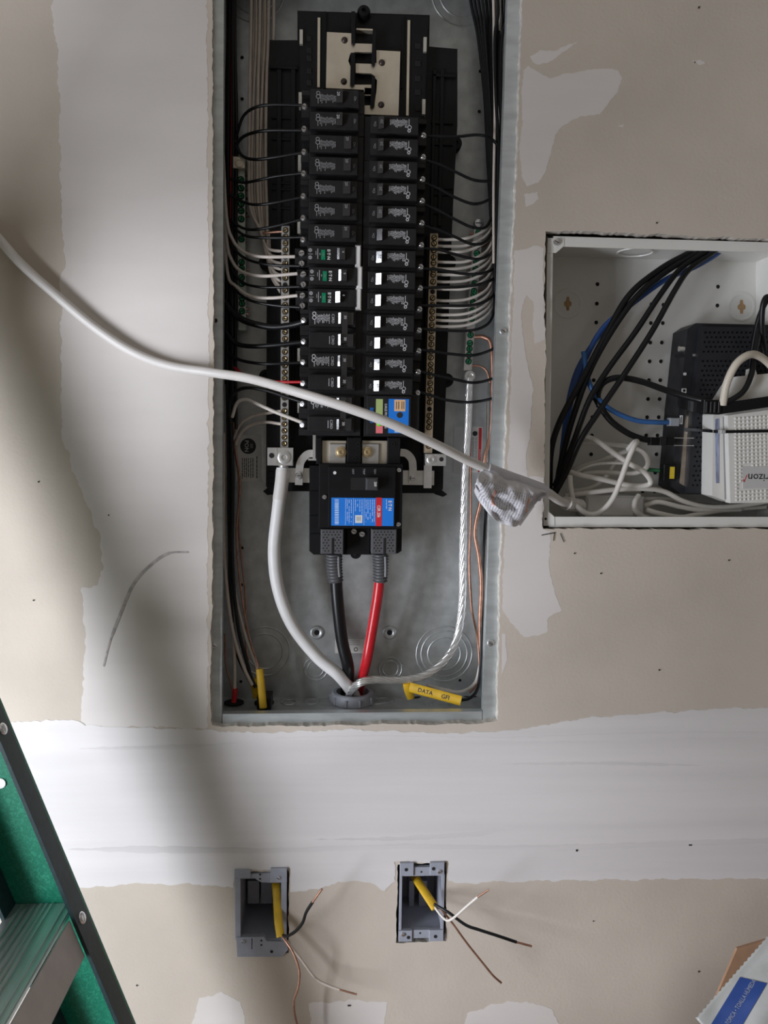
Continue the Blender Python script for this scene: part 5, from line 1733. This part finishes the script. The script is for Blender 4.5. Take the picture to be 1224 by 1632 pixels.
for off in (0, -LW):
    obj('rubber_foot', G().box(foot.x - .072, foot.x + .006, YR + off - .03 if off == 0 else YR + off - .002, YR + off + .002 if off == 0 else YR + off + .03, 0, .02), M_BLK, lad)
    obj('rubber_foot', G().box(rf.x - .05, rf.x + .004, YR + off - .022, YR + off + .022, 0, .014), M_BLK, lad)

# ------------------------------------------------------------------ carton and sachet at the lower right
M_CARD = mat('cardboard', (.34, .20, .12), .8, var=.1, vscale=60)
YC = -.22
ca = P(1176, 1513, YC)
cart = thing('carton', 'brown cardboard carton flap behind the white sachet', 'carton', (.45, YC - .13, 0))
zt = ca.z - .035
obj('carton_shade_body', G().box(.12, .78, YC - .30, YC, 0, .70), M_CARD, cart)  # unseen body, widened to the left to shade the lower right wall
v = [P(1175, 1512, YC), P(1290, 1478, YC), Vector((.76, YC - .01, .70)), P(1098, 1690, YC - .01)]
g = G(); n_ = (v[1] - v[0]).cross(v[3] - v[0]).normalized() * .003
g.add(v + [p + n_ for p in v], [(0, 1, 2, 3), (7, 6, 5, 4), (0, 4, 5, 1), (1, 5, 6, 2), (2, 6, 7, 3), (3, 7, 4, 0)])
obj('flap', g, M_CARD, cart)
YP = YC - .035
c00, c10, c11, c01 = P(1108, 1622, YP - .035), P(1238, 1474, YP - .01), P(1330, 1545, YP - .04), P(1205, 1730, YP - .07)
pn = (c10 - c00).cross(c01 - c00).normalized()
if pn.y > 0: pn = -pn


def sach(u_, v_, off=0.0):
    """u along the crimped left edge (bottom to top), v across to the right"""
    p = c00.lerp(c10, u_).lerp(c01.lerp(c11, u_), v_)
    puff = .010 * math.sin(math.pi * min(1, max(0, (v_ - .12) / .88))) * math.sin(math.pi * min(1, max(0, u_))) if v_ > .12 else 0
    w = .0015 * noise.noise(Vector((u_ * 5, v_ * 5, 3)))
    return p + pn * (puff + w + off)


sc = thing('sachet', 'white foil sachet with a blue band leaning at the lower right corner', 'sachet', c01)
NU, NV = 44, 20
g = G(); vs_ = []
for i in range(NU + 1):
    for j in range(NV + 1):
        p = sach(i / NU, j / NV)
        if j == 0 and i % 2: p = p + (sach(i / NU, .02) - p) * .9
        vs_.append(p)
g.add(vs_, [(i * (NV + 1) + j, (i + 1) * (NV + 1) + j, (i + 1) * (NV + 1) + j + 1, i * (NV + 1) + j + 1) for i in range(NU) for j in range(NV)])
pk = obj('pouch', g, mat('white foil', (.40, .40, .385), .4, var=.06, vscale=60), sc, 50)
m_ = pk.modifiers.new('thickness', 'SOLIDIFY'); m_.thickness = .0008; m_.offset = 0


def proj(p):
    q = p - CAM
    z = q.dot(FWD)
    return Vector((IMG_W / 2 + FPX * q.dot(RIGHT) / z, IMG_H / 2 - FPX * q.dot(UP) / z))


def on_sachet(px, py, off):
    """the spot of the sachet surface that carries this bit of its print"""
    u_, v_ = .4, .3
    for _ in range(12):
        e = proj(sach(u_, v_)) - Vector((px, py))
        a = (proj(sach(u_ + .01, v_)) - proj(sach(u_, v_))) / .01
        b2 = (proj(sach(u_, v_ + .01)) - proj(sach(u_, v_))) / .01
        det = a.x * b2.y - a.y * b2.x
        u_ -= (e.x * b2.y - e.y * b2.x) / det
        v_ -= (a.x * e.y - a.y * e.x) / det
    return sach(u_, v_, off)


g = G(); vs_ = []
for i in range(25):
    for j in range(9):
        s_, t_ = i / 24, j / 8
        lx, ly = 1122 + (1179 - 1122) * s_, 1650 + (1557 - 1650) * s_
        rx, ry = 1172 + (1222 - 1172) * s_, 1652 + (1567 - 1652) * s_
        vs_.append(on_sachet(lx + (rx - lx) * t_, ly + (ry - ly) * t_, .0012))
g.add(vs_, [(i * 9 + j, (i + 1) * 9 + j, (i + 1) * 9 + j + 1, i * 9 + j + 1) for i in range(24) for j in range(8)])
obj('blue_band', g, mat('blue band', (.012, .045, .20), .5), sc, 50)
v2, fs = text_geo('SOLUCIÓN TÓPICA • TOALLA HÚMEDA', 1.0, 0, 'RIGHT')
g = G().add([on_sachet(1202 + (v.x * .53 * 4.6 - .0) - v.y * .85 * 7.5, 1562 - v.x * .85 * 4.6 - v.y * .53 * 7.5, .0018) for v in v2], fs)
obj('lettering', g, mat('pale band print', (.25, .28, .36), .6), sc)
g = G()
for u_, v_, l in ((.93, .14, .05), (.90, .24, .05), (.80, .30, .05)):
    q = [sach(u_, v_, .0012), sach(u_ - l, v_ + .01, .0012), sach(u_ - l, v_ + .035, .0012), sach(u_, v_ + .025, .0012)]
    g.add(q, [(0, 1, 2, 3)])
obj('small_print', g, M_INK, sc, kind='stuff')
